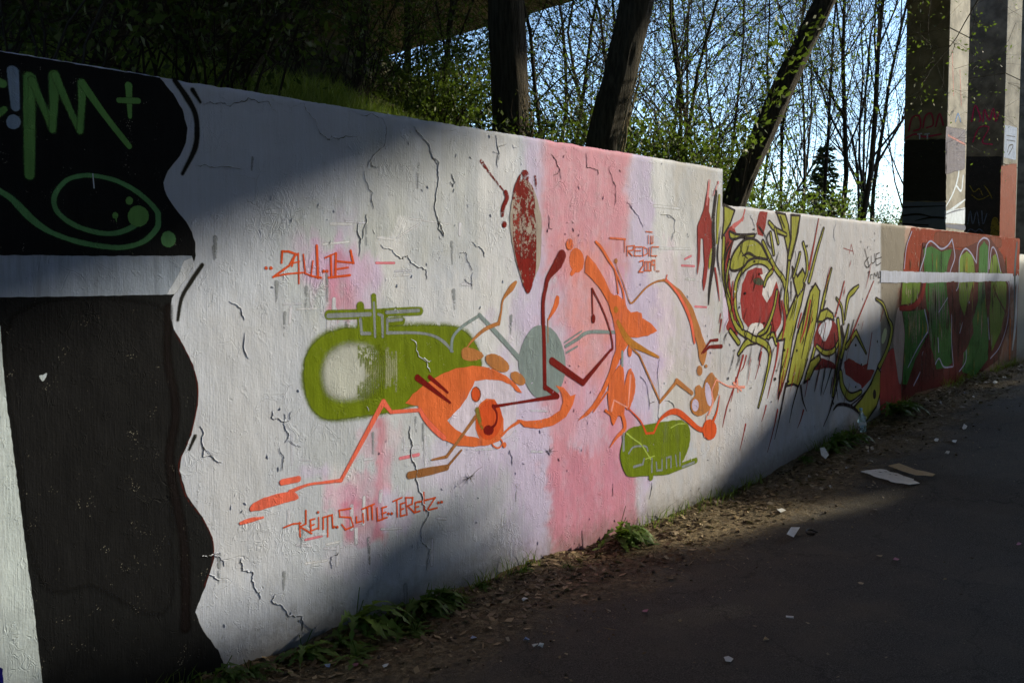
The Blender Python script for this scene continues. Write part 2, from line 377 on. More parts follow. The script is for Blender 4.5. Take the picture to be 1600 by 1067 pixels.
# (x0, x1, y0, y1, edge softness px, colour, strength, raggedness)
WASH = [
 (0, 2600, -200, 1400, 1, GREY, 1, 0),
 (440, 640, 330, 500, 30, DGREEN, .45, 20), (560, 760, 210, 420, 25, srgb(188, 190, 178), .6, 12), (470, 640, 470, 560, 30, DGREEN, .25, 20),
 (480, 700, 640, 1000, 60, srgb(180, 184, 176), .5, 30), (300, 440, 480, 900, 50, srgb(203, 203, 196), .6, 20),
 (748, 806, 150, 560, 6, WHITE, .85, 8), (590, 830, 420, 700, 40, WHITE, .55, 30),
 (590, 640, 370, 470, 8, WHITE, .8, 10), (620, 655, 340, 360, 4, WHITE, .8, 4), (466, 545, 505, 545, 20, WHITE, .4, 20),
 (820, 852, 180, 980, 12, LAV, .95, 10), (790, 1000, 420, 800, 35, LAV, .8, 35), (700, 830, 610, 770, 35, LAV, .8, 30),
 (760, 856, 700, 880, 18, LAV, .7, 18), (760, 800, 740, 940, 12, srgb(195, 198, 196), .8, 14),
 (849, 985, 150, 430, 13, PINK, 1.0, 8), (862, 985, 420, 700, 22, srgb(218, 150, 165), .85, 18), (890, 960, 380, 600, 22, PEACH, .6, 18),
 (856, 1002, 690, 980, 10, srgb(206, 134, 147), .96, 12), (850, 1000, 600, 720, 22, PINK, .75, 22),
 (960, 1050, 430, 640, 26, srgb(215, 175, 205), .85, 22), (985, 1022, 150, 640, 9, LAV, .95, 9), (985, 1035, 420, 700, 16, LAV, .7, 14),
 (1022, 1050, 150, 440, 7, WHITE, .95, 8), (1028, 1060, 380, 620, 10, srgb(222, 210, 226), .9, 14), (1060, 1120, 540, 650, 12, srgb(214, 196, 212), .7, 14), (1050, 1120, 590, 640, 8, WHITE, .7, 8),
 (1004, 1016, 700, 860, 5, LAV, .9, 5), (1018, 1080, 600, 660, 8, WHITE, .7, 8),
 (1050, 1130, 150, 700, 7, srgb(196, 192, 180), .85, 10), (1048, 1078, 330, 400, 6, WHITE, .8, 8), (1060, 1112, 395, 560, 10, srgb(215, 204, 216), .6, 14),
 (1016, 1400, 700, 900, 14, srgb(196, 186, 170), .6, 14),
 (1128, 1376, 300, 800, 3, srgb(189, 185, 180), .92, 3), (1132, 1180, 560, 640, 10, WHITE, .6, 10), (1070, 1150, 600, 700, 20, srgb(205, 198, 190), .7, 10),
 (640, 730, 700, 790, 16, srgb(206, 206, 214), .6, 18), (700, 780, 760, 860, 14, srgb(190, 192, 194), .6, 16), (800, 850, 640, 700, 10, LAV, .8, 14), (745, 775, 590, 760, 8, LAV, .45, 10), (900, 935, 600, 700, 10, LAV, .5, 14), (940, 985, 640, 760, 10, ROSE, .5, 12), (620, 660, 630, 800, 10, srgb(186, 190, 186), .5, 12), (700, 760, 430, 520, 14, WHITE, .6, 14), (520, 560, 330, 380, 10, LAV, .5, 12),
 (478, 560, 380, 450, 14, srgb(205, 165, 195), .75, 16), (512, 572, 400, 500, 9, ROSE, .85, 12), (555, 590, 400, 480, 8, srgb(212, 190, 215), .85, 10), (516, 545, 455, 492, 8, srgb(205, 140, 155), .8, 8), (455, 480, 360, 400, 14, srgb(200, 180, 200), .4, 10),
 (560, 625, 660, 720, 8, srgb(212, 168, 180), .65, 12), (585, 600, 660, 850, 4, PINK2, .8, 8), (535, 590, 735, 800, 10, srgb(208, 150, 168), .85, 12), (505, 540, 745, 800, 10, srgb(218, 178, 190), .8, 12),
 (540, 592, 780, 848, 5, srgb(200, 128, 145), .9, 8), (592, 616, 700, 770, 5, srgb(212, 160, 172), .7, 6), (598, 615, 755, 770, 3, srgb(214, 170, 180), .8, 4), (592, 640, 770, 830, 7, LAV, .7, 8),
 (470, 520, 728, 745, 6, LAV, .6, 6), (520, 560, 725, 760, 8, WHITE, .6, 8), (500, 560, 850, 905, 8, srgb(208, 206, 220), .7, 14), (560, 600, 840, 900, 10, srgb(200, 196, 214), .6, 10),
 (480, 515, 870, 885, 3, WHITE, .7, 3), (600, 625, 640, 700, 8, WHITE, .5, 8), (680, 740, 690, 760, 14, srgb(205, 198, 220), .7, 14), (650, 690, 720, 760, 8, LAV, .5, 8),
 (1376, 1416, 300, 800, 1.5, BEIGE, 1, 0), (1416, 1600, 300, 420, 2, srgb(175, 140, 118), 1, 3), (1404, 1600, 445, 800, 5, srgb(110, 62, 45), 1, 6),
]
def wash(X, Z):
    v = np.stack([X-CC[0], np.full_like(X, -CC[1]), Z-CC[2]], 1)
    dz = v@CF; px = 800+F*(v@RT)/dz; py = 533.5-F*(v@CU)/dz
    Cc = np.zeros((len(X), 3)); n1 = vnoise(X*9+3, Z*9); n2 = vnoise(X*38+7, Z*3.2+2); n3 = vnoise(X*45, Z*45); n4 = vnoise(X*20+40, Z*4)
    for (x0, x1, y0, y1, s, c, k, rg) in WASH:
        jx = (n1-.5)*2*rg+(n3-.5)*rg*.6; jy = (n2-.5)*2.4*rg+(n3-.5)*rg
        a = sst(-s, s, px+jx-x0)*sst(-s, s, x1-px-jx)*sst(-s, s, py+jy-y0)*sst(-s, s, y1-py+jy)
        a = a*k*(1 if rg == 0 else np.clip((.93 if k >= .95 else .72)+(.25 if k >= .95 else .7)*(n4-.35)+.25*(n3-.5), 0, 1))
        Cc = Cc*(1-a[:, None])+np.array(c)[None]*a[:, None]
    hb = Z-gz(X)
    return np.concatenate([Cc, np.clip(hb, 0, 1)[:, None]], 1)

def wall_section(name, x0, x1, z1, step, label, washf=wash, y0=0.0, thick=.32):
    nx = int((x1-x0)/step)+1; nz = int((z1+.45)/step)+1
    xs = np.linspace(x0, x1, nx); zs = np.linspace(-.45, z1, nz)
    Xg, Zg = np.meshgrid(xs, zs)
    rag = (vnoise(xs*9, xs*0)-.5)*.005+(vnoise(xs*60, xs*0+5)-.5)*.004
    Zt = Zg.copy(); Zt[-1] += rag
    Yg = np.full_like(Xg, y0); Yg[-1] += .004+np.abs(rag)*.8
    V = np.stack([Xg.ravel(), Yg.ravel(), Zt.ravel()], 1)
    idx = np.arange(nx*nz).reshape(nz, nx)
    Fq = np.stack([idx[:-1, :-1].ravel(), idx[:-1, 1:].ravel(), idx[1:, 1:].ravel(), idx[1:, :-1].ravel()], 1)
    # top and back
    bt = np.stack([xs, np.full(nx, y0+thick), np.full(nx, z1)], 1); bb = np.stack([xs, np.full(nx, y0+thick), np.full(nx, -.45)], 1)
    o1 = len(V); o2 = o1+nx; V = np.vstack([V, bt, bb]); ar = np.arange(nx-1)
    Fq = np.vstack([Fq, np.stack([idx[-1, :-1], idx[-1, 1:], o1+ar+1, o1+ar], 1), np.stack([o1+ar, o1+ar+1, o2+ar+1, o2+ar], 1)])
    # ends
    for (col_, a_, b_) in ((idx[:, 0], o1, o2), (idx[:, -1], o1+nx-1, o2+nx-1)):
        k0, k1 = col_[0], col_[-1]
        f = [k0, k1, a_, b_] if col_[0] == idx[0, 0] else [k0, b_, a_, k1]
        Fq = np.vstack([Fq, [f]])
    me = npmesh(name, V, Fq)
    C = washf(V[:, 0], V[:, 2]); attr_col(me, 'wash', C)
    return tag(link(name, me, None, M_WALL), label, 'wall')
W1 = wall_section('graffiti_wall', -1.6, 5.713, 2.452, .016, 'tall near stretch of cracked white concrete wall with pink band, orange creature and green capsule mural')
W2 = wall_section('graffiti_wall', 5.715, 12.10, 2.20, .022, 'lower stretch of wall beyond the step with yellow spiky creature and red green lettering')
def wash3(X, Z):
    n = vnoise(X*4, Z*5); C = np.array(srgb(170, 172, 160))[None]*np.ones((len(X), 1)); a = sst(.9, 1.2, n*.5+1.55-Z)[:, None]
    C = C*(1-a)+np.array(srgb(150, 85, 50))[None]*a
    return np.concatenate([C, np.clip(Z-gz(X), 0, 1)[:, None]], 1)
W3 = wall_section('graffiti_wall', 12.12, 30, 2.02, .12, 'farthest and lowest stretch of wall, pale grey with orange foot, at right edge', wash3, y0=.02)
S1 = Surf((0, -.0005, 0), (1, 0, 0), (0, 0, 1), (0, -1, 0), W1)
S2 = Surf((0, -.0005, 0), (1, 0, 0), (0, 0, 1), (0, -1, 0), W2)

BLK = (.012, .013, .016); GRN = srgb(112, 160, 82); OLV = srgb(112, 128, 22); LETG = srgb(140, 146, 140)
ORG = srgb(226, 112, 58); ORR = srgb(218, 88, 40); SAL = srgb(238, 112, 82); DRED = srgb(120, 22, 18); TAN = srgb(186, 122, 66); GRY = srgb(136, 150, 143)
TAUPE = srgb(176, 164, 146); PSAL = srgb(244, 160, 135)
def P1(col, wear=0, soft=2.0): return Paint(S1, col, wear, soft)
def P2(col, wear=0, soft=2.0): return Paint(S2, col, wear, soft)

# --- left black figure
p = P1(BLK, 0, 2.2)
p.poly([(-260, 39.5), (-100, 65.5), (0, 82), (240, 121), (249, 123), (270, 147), (284, 172), (292, 200), (290, 223), (281, 243), (261, 267), (254, 285), (259, 305), (273, 327), (290, 347), (299, 363), (304, 379), (305, 400), (300, 418),
 (284, 442), (268, 466), (264, 492), (271, 514), (287, 542), (301, 570), (309, 599), (309, 632), (298, 680), (283, 714), (280, 736), (292, 776), (316, 808), (332, 840), (334, 872), (320, 916), (304, 956), (316, 984), (340, 1016), (352, 1044), (364, 1085), (300, 1150), (-200, 1300), (-300, 700)], smooth=False)
p.done('painted_silhouette', 'wavy edged black painted silhouette')
P1(srgb(29, 29, 28), 0, 26).poly([(30, 500), (235, 485), (252, 560), (262, 650), (255, 760), (258, 860), (250, 950), (150, 905), (75, 900), (40, 700)]).done('painted_panel', 'dark brown lower panel')
P1(srgb(24, 20, 19), 0, 9).stroke([(263, 480), (262, 560), (275, 640), (265, 720), (285, 830), (290, 900), (290, 980)], 10, 14).done('painted_shade_line')
P1(srgb(90, 34, 26), .55, 1.2).stroke([(268, 512), (286, 541), (300, 569), (308, 599), (308, 632), (298, 678), (282, 716), (280, 736), (291, 776), (315, 808), (331, 840), (333, 872), (319, 916)], 1.4).done('painted_outline', 'thin red edge line')
P1(srgb(165, 175, 180), .15, 2).poly([(-260, 398), (60, 400), (150, 401), (299, 400.5), (302, 411), (288, 438), (272, 459.5), (180, 461), (60, 463), (-260, 466)], smooth=False).done('painted_band', 'white horizontal band across black figure')
P1(srgb(210, 214, 210), .25, 2).poly([(300, 403), (303, 412), (288, 438), (272, 459), (262, 459), (282, 425), (288, 408)], smooth=False).done('painted_band_end')
P1(srgb(195, 205, 195), .0, 2).poly([(-60, 509), (0, 509), (3, 565), (10, 638), (14, 660), (24, 736), (40, 864), (52, 952), (66, 1070), (72, 1130), (-60, 1130)], smooth=False).done('painted_strip', 'whitish strip at far left of wall')
P1(srgb(20, 20, 90), 0, 2).poly([(-20, 1030), (3, 1045), (5, 1090), (-20, 1090)], smooth=False).done('painted_patch')
p = P1(GRN, 0, 5)
p.stroke([(46, 122), (46, 274)], 18, 15, soft=5)
p.stroke([(50, 126), (60, 150), (82, 203)], 12, 10).stroke([(82, 203), (84, 160), (85, 118)], 10, 15).stroke([(86, 118), (104, 160), (125, 205)], 12, 9).stroke([(125, 205), (128, 160), (128, 130)], 9, 13).stroke([(128, 130), (165, 182), (202, 229)], 12, 9, soft=2.5)
p.done('painted_letter', 'green zigzag letter M')
P1(GRN, 0, 2.5).stroke([(201, 134), (203, 183)], 11, 6).stroke([(186, 157), (216, 158)], 9).done('painted_cross', 'green plus sign')
P1(srgb(150, 168, 178), 0, 3).stroke([(20, 112), (24, 168)], 17, 13).ell(21, 191, 10, 10).done('painted_exclamation_mark', 'pale grey exclamation mark')
P1(GRN, 0, 3).stroke([(-30, 122), (-8, 126), (4, 131)], 16, 13).stroke([(-20, 190), (-4, 179), (7, 171)], 13, 9).done('painted_letter', 'cut off green letter at left edge')
p = P1(srgb(100, 150, 90), 0, 3)
p.stroke([(-40, 268), (-20, 284), (-3, 297), (17, 310), (37, 330), (56, 348), (84, 365), (126, 379), (169, 386), (197, 386), (225, 377), (245, 357), (247, 340), (245, 330), (230, 313), (208, 296), (180, 282), (149, 275), (126, 275), (104, 282), (87, 302), (85, 321), (96, 338), (121, 354), (155, 364), (183, 364), (208, 354), (222, 340)],
 [9, 9, 9, 10, 12, 11, 8, 8, 8, 8, 8, 9, 9, 9, 8, 8, 7, 7, 7, 7, 8, 8, 8, 8, 8, 8, 9, 9])
p.done('painted_eye', 'green looping eye line')
P1(GRN, 0, 2.5).ell(216, 338, 15.5, 15.5).done('painted_dot'); P1(GRN, 0, 2).ell(202, 314, 5, 5.5).done('painted_dot')
P1(GRN, 0, 1.5).ell(180, 337, 4, 4.5).stroke([(181, 340), (182, 347)], 3, 1).done('painted_dot'); P1(srgb(100, 150, 90), 0, 4).ell(263, 374, 10, 11).done('painted_dot')
P1(srgb(200, 210, 205), 0, 1).stroke([(145, 272), (147, 294)], 1.5).done('scratch')
P1(srgb(190, 200, 195), .2, 1).poly([(62, 587), (68, 586), (73, 583), (70, 592), (66, 595)]).done('paint_chip')
p = P1((.02, .02, .02), 0, 3)
p.stroke([(273, 126), (292, 153), (305, 178), (308, 206), (304, 234), (285, 272)], [8, 9, 8, 8, 8, 5])
p.stroke([(301, 141), (313, 160)], 7, 4)
p.stroke([(316, 414), (298, 441), (284, 466), (278, 500)], [6, 6, 5, 4]); p.stroke([(305, 681), (296, 702)], 5, 3.5)
p.done('painted_accent_line', 'black curved accent lines')

# --- small marks on the plaster
p = P1(WHITE, .25, 2)
for s in [((464, 483), (494, 482), 3), ((517, 350), (549, 350), 4), ((590, 371), (614, 374), 4), ((616, 431), (640, 429), 3), ((620, 372), (655, 350), 2), ((1030, 388), (1078, 389), 3.5), ((1022, 322), (1062, 326), 4), ((478, 880), (510, 875), 3), ((505, 382), (545, 378), 3), ((1072, 436), (1086, 437), 3), ((510, 850), (530, 846), 3), ((640, 342), (700, 350), 2)]:
    p.stroke([s[0], s[1]], s[2])
p.done('painted_dashes', 'short white brush dashes')
p = P1(srgb(226, 130, 135), .15, 1.5)
for s in [((588, 411), (616, 411), 3.5), ((1065, 415), (1085, 416), 3), ((1086, 479), (1104, 480), 3), ((625, 716), (654, 710), 5), ((477, 843), (503, 837), 3.5), ((1070, 405), (1080, 400), 3)]:
    p.stroke([s[0], s[1]], s[2])
p.done('painted_dashes', 'short pink dashes')
q = P1(srgb(212, 212, 210), .42, 3); q.dk = .000004; rb = random.Random(12)
for i in range(46):
    x_, y_ = rb.uniform(440, 840), rb.uniform(320, 900); L_ = rb.uniform(8, 34)
    if rb.random() < .5: q.stroke([(x_, y_), (x_+L_, y_+rb.uniform(-2, 2))], rb.uniform(1.5, 4))
    else: q.stroke([(x_, y_), (x_+rb.uniform(-2, 2), y_+L_*1.4)], rb.uniform(2, 8))
tag(q.done('brush_dabs'), kind='stuff')
q = P1(srgb(150, 154, 150), .55, 4); q.dk = .000004
for i in range(30):
    x_, y_ = rb.uniform(330, 830), rb.uniform(200, 950); L_ = rb.uniform(15, 50); q.stroke([(x_, y_), (x_+rb.uniform(-2, 2), y_+L_)], rb.uniform(2, 7), 1)
tag(q.done('brush_dabs'), kind='stuff')
p = P1(ORR, .22, 1.2)
p.ell(416, 419, 2.2, 2.2).ell(423.5, 419, 2.2, 2.2).ell(506, 424, 2, 2).ell(511, 424, 2, 2)
p.stroke([(440, 411), (441, 393), (451, 393), (462, 397), (452, 415), (427, 433)], 3.4, 3.4, False).stroke([(429, 432), (450, 428), (475, 426)], 2.6)
p.stroke([(456, 416), (461, 400), (466, 396), (467, 420), (467, 443)], 2.6, 2, False).stroke([(458, 411), (468, 409)], 2)
p.stroke([(474, 398), (477, 427), (486, 431), (489, 408)], 2.8, 2.4, False).stroke([(486, 431), (495, 433), (502, 434)], 3).stroke([(495, 384), (497, 434)], 4, 4.5)
p.stroke([(508, 403), (524, 396)], 2.6).stroke([(517, 399), (518, 433)], 3.5).stroke([(525, 396), (524, 432)], 4).stroke([(513, 434), (547, 430)], 3.5).stroke([(524, 408), (553, 411)], 3).stroke([(552, 411), (548, 392)], 4).stroke([(524, 421), (544, 418)], 3)
p.done('painted_word', 'orange signature at upper left of mural')
p = P1(ORR, .12, 1.2)
K = 2.6
for s in [[(443, 824), (458, 818), (470, 817)], [(468, 816), (469, 838)], [(478, 797), (478, 818), (470, 822)], [(470, 823), (487, 833)], [(485, 812), (486, 829), (496, 825)], [(485, 812), (492, 810)], [(485, 821), (491, 819)], [(498, 808), (498, 826)],
 [(505, 826), (505, 808), (519, 804), (520, 824)], [(512, 807), (512, 838)], [(548, 794), (530, 797), (531, 807), (548, 808), (552, 822), (540, 827), (534, 819)], [(557, 807), (557, 816), (565, 814)], [(567, 802), (568, 816)],
 [(566, 795), (585, 787)], [(574, 793), (575, 812)], [(581, 789), (582, 811)], [(589, 793), (590, 813), (598, 811)], [(597, 793), (598, 810), (605, 808)], [(597, 793), (604, 791)], [(597, 802), (603, 800)],
 [(614, 783), (628, 777)], [(620, 781), (621, 807)], [(626, 787), (626, 806), (633, 804)], [(626, 787), (632, 785)], [(626, 796), (631, 794)], [(636, 804), (634, 777), (645, 777), (644, 787), (637, 790), (648, 801)],
 [(649, 785), (649, 800), (656, 798)], [(649, 785), (655, 783)], [(649, 792), (654, 791)], [(655, 784), (668, 780)], [(662, 769), (663, 797)], [(666, 781), (680, 777), (667, 797), (683, 793)]]:
    p.stroke(s, K, K, False)
for d in [(522, 823), (527, 823), (607, 802), (612, 802), (685, 785), (690, 784), (497, 800)]: p.ell(d[0], d[1], 1.6, 1.6)
p.done('painted_word', 'orange names written under the mural')

# --- green capsule with the word
P1(OLV, .42, 26).poly([(484, 576), (490, 617), (513, 644), (590, 636), (700, 604), (742, 585), (738, 545), (700, 518), (560, 521), (506, 534)]).done('painted_overspray')
P1(OLV, .08, 9).poly([(478, 576), (479, 600), (483, 622), (492, 638), (513, 652), (557, 647), (599, 642), (640, 632), (700, 612), (746, 592), (750, 572), (747, 555), (740, 538), (722, 519), (698, 512.5), (634, 513), (557, 516), (528, 519), (502, 531), (484, 551)]).done('painted_capsule', 'olive green capsule with pale window')
P1(srgb(188, 190, 172), .0, 34).poly([(518, 586), (521, 568), (534, 557), (552, 553), (572, 556), (580, 568), (583, 580), (580, 592), (572, 602), (552, 607), (536, 608), (522, 602)]).done('painted_window', 'pale soft window of capsule')
p = P1(OLV, .05, 2.5)
p.stroke([(514, 492), (600, 490)], 15).stroke([(563, 478), (566, 525)], 14).stroke([(584, 463), (587, 522)], 10).stroke([(600, 488), (656, 486)], 13).stroke([(598, 504), (628, 501)], 13).poly([(559, 492), (606, 488), (606, 524), (564, 524)], smooth=False)
p.done('painted_word', 'olive block of the word above capsule')
p = P1(LETG, .12, 1.4)
p.stroke([(513, 493.5), (578, 491)], 7).stroke([(563, 499), (565, 521), (578, 521)], 5, 5, False).stroke([(584, 473), (586, 526)], 4).stroke([(591, 491), (597, 493), (598, 526)], 4.5, 4.5, False).stroke([(604, 488), (654, 485)], 5.5).stroke([(605, 501), (628, 499)], 5).stroke([(605, 498), (605, 520)], 4)
p.stroke([(605, 520), (649, 520), (675, 524), (693, 534), (707, 549)], [5, 4, 4, 5, 4])
p.done('painted_word', 'grey letters THE')
P1(GRY, .12, 1.6).stroke([(705, 548), (708, 526), (724, 509), (749, 493)], 5).stroke([(749, 492), (780, 525), (813, 562)], [7, 8, 8]).done('painted_leg', 'grey bent leg')
q = P1(srgb(176, 178, 135), .5, 3)
for i in range(16):
    xx = 572+i*3.1; k_ = 1-i/17; q.stroke([(xx, 545+random.uniform(-6, 14)), (xx+1, 580), (xx, 612-random.uniform(0, 26))], [1, 1+4*k_, 1], soft=5)
q.done('paint_fade')
q = P1(OLV, .5, 3)
for i in range(12):
    xx = 560+i*3.6; q.stroke([(xx, 543+random.uniform(-4, 3)), (xx+1, 553+i*1.5), (xx, 560+i*2.5+random.uniform(0, 16))], [2, 3, .8], soft=5); q.stroke([(xx, 620), (xx, 612-i*1.2), (xx, 604-i*2-random.uniform(0, 10))], [2, 3, .8], soft=5)
q.done('paint_fade')
# salmon leg
p = P1(SAL, .04, 1.8)
p.stroke([(660, 640), (611, 643.5), (599, 628), (533, 750), (509, 753)], [6, 6, 9, 6, 4], smooth=False).stroke([(509, 753), (481, 757), (453, 768)], [4, 4, 7])
p.poly([(391, 797), (398, 785), (425, 774), (455, 768), (464, 773), (464, 779), (440, 786), (410, 795)]).stroke([(441, 753), (466, 748)], 9.5).stroke([(376, 817), (392, 812), (411, 808)], [5, 7, 3])
p.done('painted_leg', 'salmon bent leg with finger blobs')
# grey body, orange head
P1(GRY, .10, 1.6).poly([(847, 509), (862, 514), (874, 530), (882, 555), (883, 580), (878, 600), (868, 618), (850, 622), (835, 618), (822, 600), (811, 575), (813, 550), (822, 526), (834, 512)]).done('painted_oval', 'grey green oval body')
p = P1(GRY, .15, 1.2); p.stroke([(884, 541), (902, 530), (920, 519), (962, 519)], [5, 6, 6, 5]).stroke([(882, 535), (909, 517)], 2.4).stroke([(885, 551), (902, 541)], 3); p.done('painted_arm', 'thin grey arms of oval')
P1(srgb(214, 204, 218), .0, 2).poly([(735, 600), (770, 592), (800, 604), (806, 640), (796, 680), (750, 690), (705, 668), (712, 640)]).done('painted_patch')
P1(ORG, .05, 1.4).poly([(634, 630), (645, 616), (667, 599), (690, 585), (712, 576), (738, 572), (766, 575), (791, 588), (808, 603), (815.5, 614), (809, 612), (797, 600), (780, 593.5), (760, 592), (741, 595), (738, 603), (729, 621), (718, 636), (698, 657), (712, 672), (729, 681), (749, 685), (743, 669), (743, 647), (750, 630), (760, 623), (772, 624), (781, 638), (786, 655), (786, 675), (780, 688), (763, 695), (741, 697), (712, 695), (693, 686), (679, 672), (667, 658), (658, 644), (653, 633)], smooth=False).done('painted_head', 'orange rounded head')
P1(SAL, .1, 2).stroke([(656, 640), (664, 654), (680, 672), (694, 684)], [6, 8, 9, 8]).done('painted_shade_line', 'salmon edge of head')
P1(srgb(120, 62, 40), .1, 1).ell(743.5, 616, 7.4, 11.5).done('painted_outline'); P1(ORR, .05, 1).ell(743, 616, 6.2, 10.2).done('painted_eye', 'small orange eye')
P1(ORR, .08, 2).ell(764, 656, 19, 30, 6).done('painted_oval', 'deeper orange oval muzzle')
p = P1(ORG, .06, 1.3)
p.poly([(808, 655), (819, 658), (840, 657), (860, 652), (875, 641), (880, 628), (877, 613), (868, 602), (880, 606), (891, 619), (899, 616), (895, 631), (884, 651), (864, 664), (840, 669), (819, 666)], smooth=False)
p.stroke([(784, 680), (796, 668), (810, 659)], [4, 4, 6]).stroke([(769, 692), (773, 685), (781, 685), (785, 692), (780, 699), (773, 698)], 2.6, closed=True).ell(788, 695, 2.5, 4)
p.done('painted_smile', 'orange crescent beside the muzzle')
P1(srgb(130, 120, 50), .55, 3).stroke([(745, 640), (750, 660), (753, 668)], 8, 5).done('paint_smudge')
P1(srgb(150, 100, 55), .04, 1.4).stroke([(640, 742), (665, 737), (698, 730)], [12, 13, 10]).stroke([(697, 731), (721, 703)], 5, 3).done('painted_leg', 'thick brown foot')
P1(srgb(165, 110, 62), .04, 1.4).stroke([(675, 718), (698, 713), (722, 680), (742, 652)], [3, 5, 5, 7], smooth=False).done('painted_leg', 'brown leg over the head')
# tan antenna and blobs
P1(TAN, .05, 1.4).stroke([(806, 441), (799, 450), (786, 468), (783, 487), (779, 506)], [5, 10, 4, 4, 6]).stroke([(779, 505), (757, 515), (738, 532), (728, 545)], [6, 6, 4, 2]).done('painted_antenna', 'tan bent antenna')
P1(TAN, .08, 1.4).poly([(722, 547), (730, 543), (745, 547), (755, 555), (749, 561), (735, 563), (723, 560)]).done('painted_blob'); P1(TAN, .05, 1.4).ell(777, 567, 20, 10.5, 30).done('painted_blob'); P1(TAN, .05, 1.4).ell(809, 591, 13, 7.5, 38).done('painted_blob')
P1(ORG, .05, 1.3).stroke([(871, 466), (868, 478), (857, 499)], [9, 10, 3]).done('painted_drop', 'orange drop'); P1(TAN, .1, .8).stroke([(856, 498), (856, 535)], 1.8, 1.4).done('painted_thin_line')
# dark red lines
p = P1(DRED, .03, 1.5)
p.stroke([(878, 399), (871, 413), (857, 433), (852.5, 450), (848.5, 478), (850, 540), (851, 606)], [19, 18, 10, 8, 7.5, 8, 8])
p.stroke([(851, 604), (871, 619)], 8, 8).stroke([(871, 619), (820, 627), (771, 635)], [8, 4, 5]).stroke([(770, 634), (776, 647), (774, 662), (764, 671)], [5, 3.5, 4, 5]).ell(763, 672, 7.5, 7)
p.done('painted_leg', 'long dark red leg from bulb to muzzle')
P1(DRED, .05, 1.4).stroke([(652, 590), (703, 629)], 11, 4).stroke([(671, 589), (699, 613)], 7, 4).done('painted_tick', 'two dark red ticks')
P1(DRED, .04, 1.3).stroke([(862, 564), (911, 598)], 12, 10).stroke([(911, 598), (954, 547)], 9, 4).stroke([(954, 547), (957, 544), (956, 531), (950, 506), (939, 478), (925, 451)], [4, 4, 3.4, 3, 3, 3.4]).stroke([(925, 451), (926, 490)], 2.4).ell(927, 498, 2.6, 6.5).done('painted_leg', 'dark red bent line over the pink band')
# red leaf
P1(TAUPE, .05, 2).poly([(816, 282), (803, 305), (797.5, 333), (798, 358), (803, 390), (812, 425), (824, 455), (836, 430), (843, 410), (845, 375), (845, 341), (839, 314), (830, 290)]).done('painted_leaf', 'taupe leaf base')
P1(DRED, .62, 2).poly([(820, 266), (808, 282), (802, 305), (802, 340), (803, 385), (812, 425), (824, 458.5), (834, 434), (837, 400), (836, 345), (834, 308), (828, 279)]).done('painted_leaf', 'worn dark red leaf')
P1(srgb(135, 25, 20), .30, 3).poly([(806, 395), (814, 405), (830, 405), (836, 415), (833, 436), (824, 456), (814, 428)]).done('painted_leaf_tip', 'dark red tip of leaf')
P1(srgb(150, 50, 40), .7, 4).poly([(806, 300), (812, 320), (810, 350), (812, 390), (806, 380), (803, 345), (804, 315)]).done('paint_smudge')
P1(DRED, .62, 1.2).stroke([(752, 252), (766, 272), (786, 297)], [6, 4, 3]).done('painted_thin_line', 'worn thin red line')
P1(DRED, .35, 1.5).stroke([(790, 301), (792, 310), (786, 325), (785, 337)], [8, 8, 7, 5]).ell(788, 351, 3, 4.5).done('painted_tick', 'dark red hook'); P1(DRED, .7, 1.5).stroke([(836, 276), (838, 294)], 4).done('paint_smudge')
# orange right-hand creature
P1(ORG, .06, 1.4).ell(901, 407, 11, 18.5, -4).stroke([(899, 420), (893, 428)], 9, 7).done('painted_oval', 'small orange oval with tail'); P1(ORG, .6, 2).ell(890, 382, 5, 8).done('paint_smudge')
P1(ORG, .07, 1.4).poly([(918, 399), (930, 413), (944, 436), (954, 458), (959, 462), (964, 461), (971, 466.5), (976, 472), (979.5, 483), (985, 489), (995, 487), (1002, 490), (1003, 497), (1017, 506), (1026, 517), (1012, 524), (992, 527), (984, 526), (982, 537), (975, 548), (968, 562), (958, 583), (944, 613), (932, 634), (918, 648), (903, 657), (925, 634), (940.5, 609), (952, 582), (957, 562), (963, 546), (962, 523), (958, 497), (950, 472), (939, 452), (925, 436), (914, 426), (915, 410)], smooth=False).done('painted_figure', 'orange curved figure over pink band')
P1(ORG, .08, 1.1).stroke([(931, 378), (940, 388), (950, 405), (961, 424), (966, 458)], [4, 6, 5, 4, 3]).stroke([(960, 420), (972.5, 452), (976, 476)], [3, 4, 5]).ell(984, 548, 3, 9).done('painted_thin_line', 'orange whiskers')
P1(TAN, .3, .8).stroke([(963, 404), (964, 418), (973, 440), (982, 468)], 1.8).ell(962, 408, 2.5, 3.5).done('painted_thin_line')
P1(TAN, .06, 1.2).stroke([(982, 468), (988, 473), (1009, 450), (1026, 440), (1040, 438)], [2, 3, 3, 3, 4]).poly([(1035, 436), (1057, 449), (1074, 468), (1088, 497), (1099, 531), (1104, 548), (1099, 570), (1093, 561), (1089, 537), (1079, 506), (1065, 472), (1050, 450)]).ell(1093, 579, 4, 7.5).ell(1103, 572, 1.8, 2.2).done('painted_tail', 'tan arched tail')
P1(SAL, .15, 1.4).stroke([(1040, 436), (1050, 447), (1063, 465), (1078, 498), (1085, 535)], [3, 4, 6, 7, 5]).stroke([(1042, 430), (1040, 440)], 2).done('painted_shade_line', 'salmon inner edge of tail')
P1(srgb(190, 125, 45), .05, 1.3).stroke([(965, 503), (981, 531), (1005, 546), (1029, 558)], [7, 12, 8, 4]).ell(962, 484, 3, 4.5).done('painted_leg', 'ochre leg')
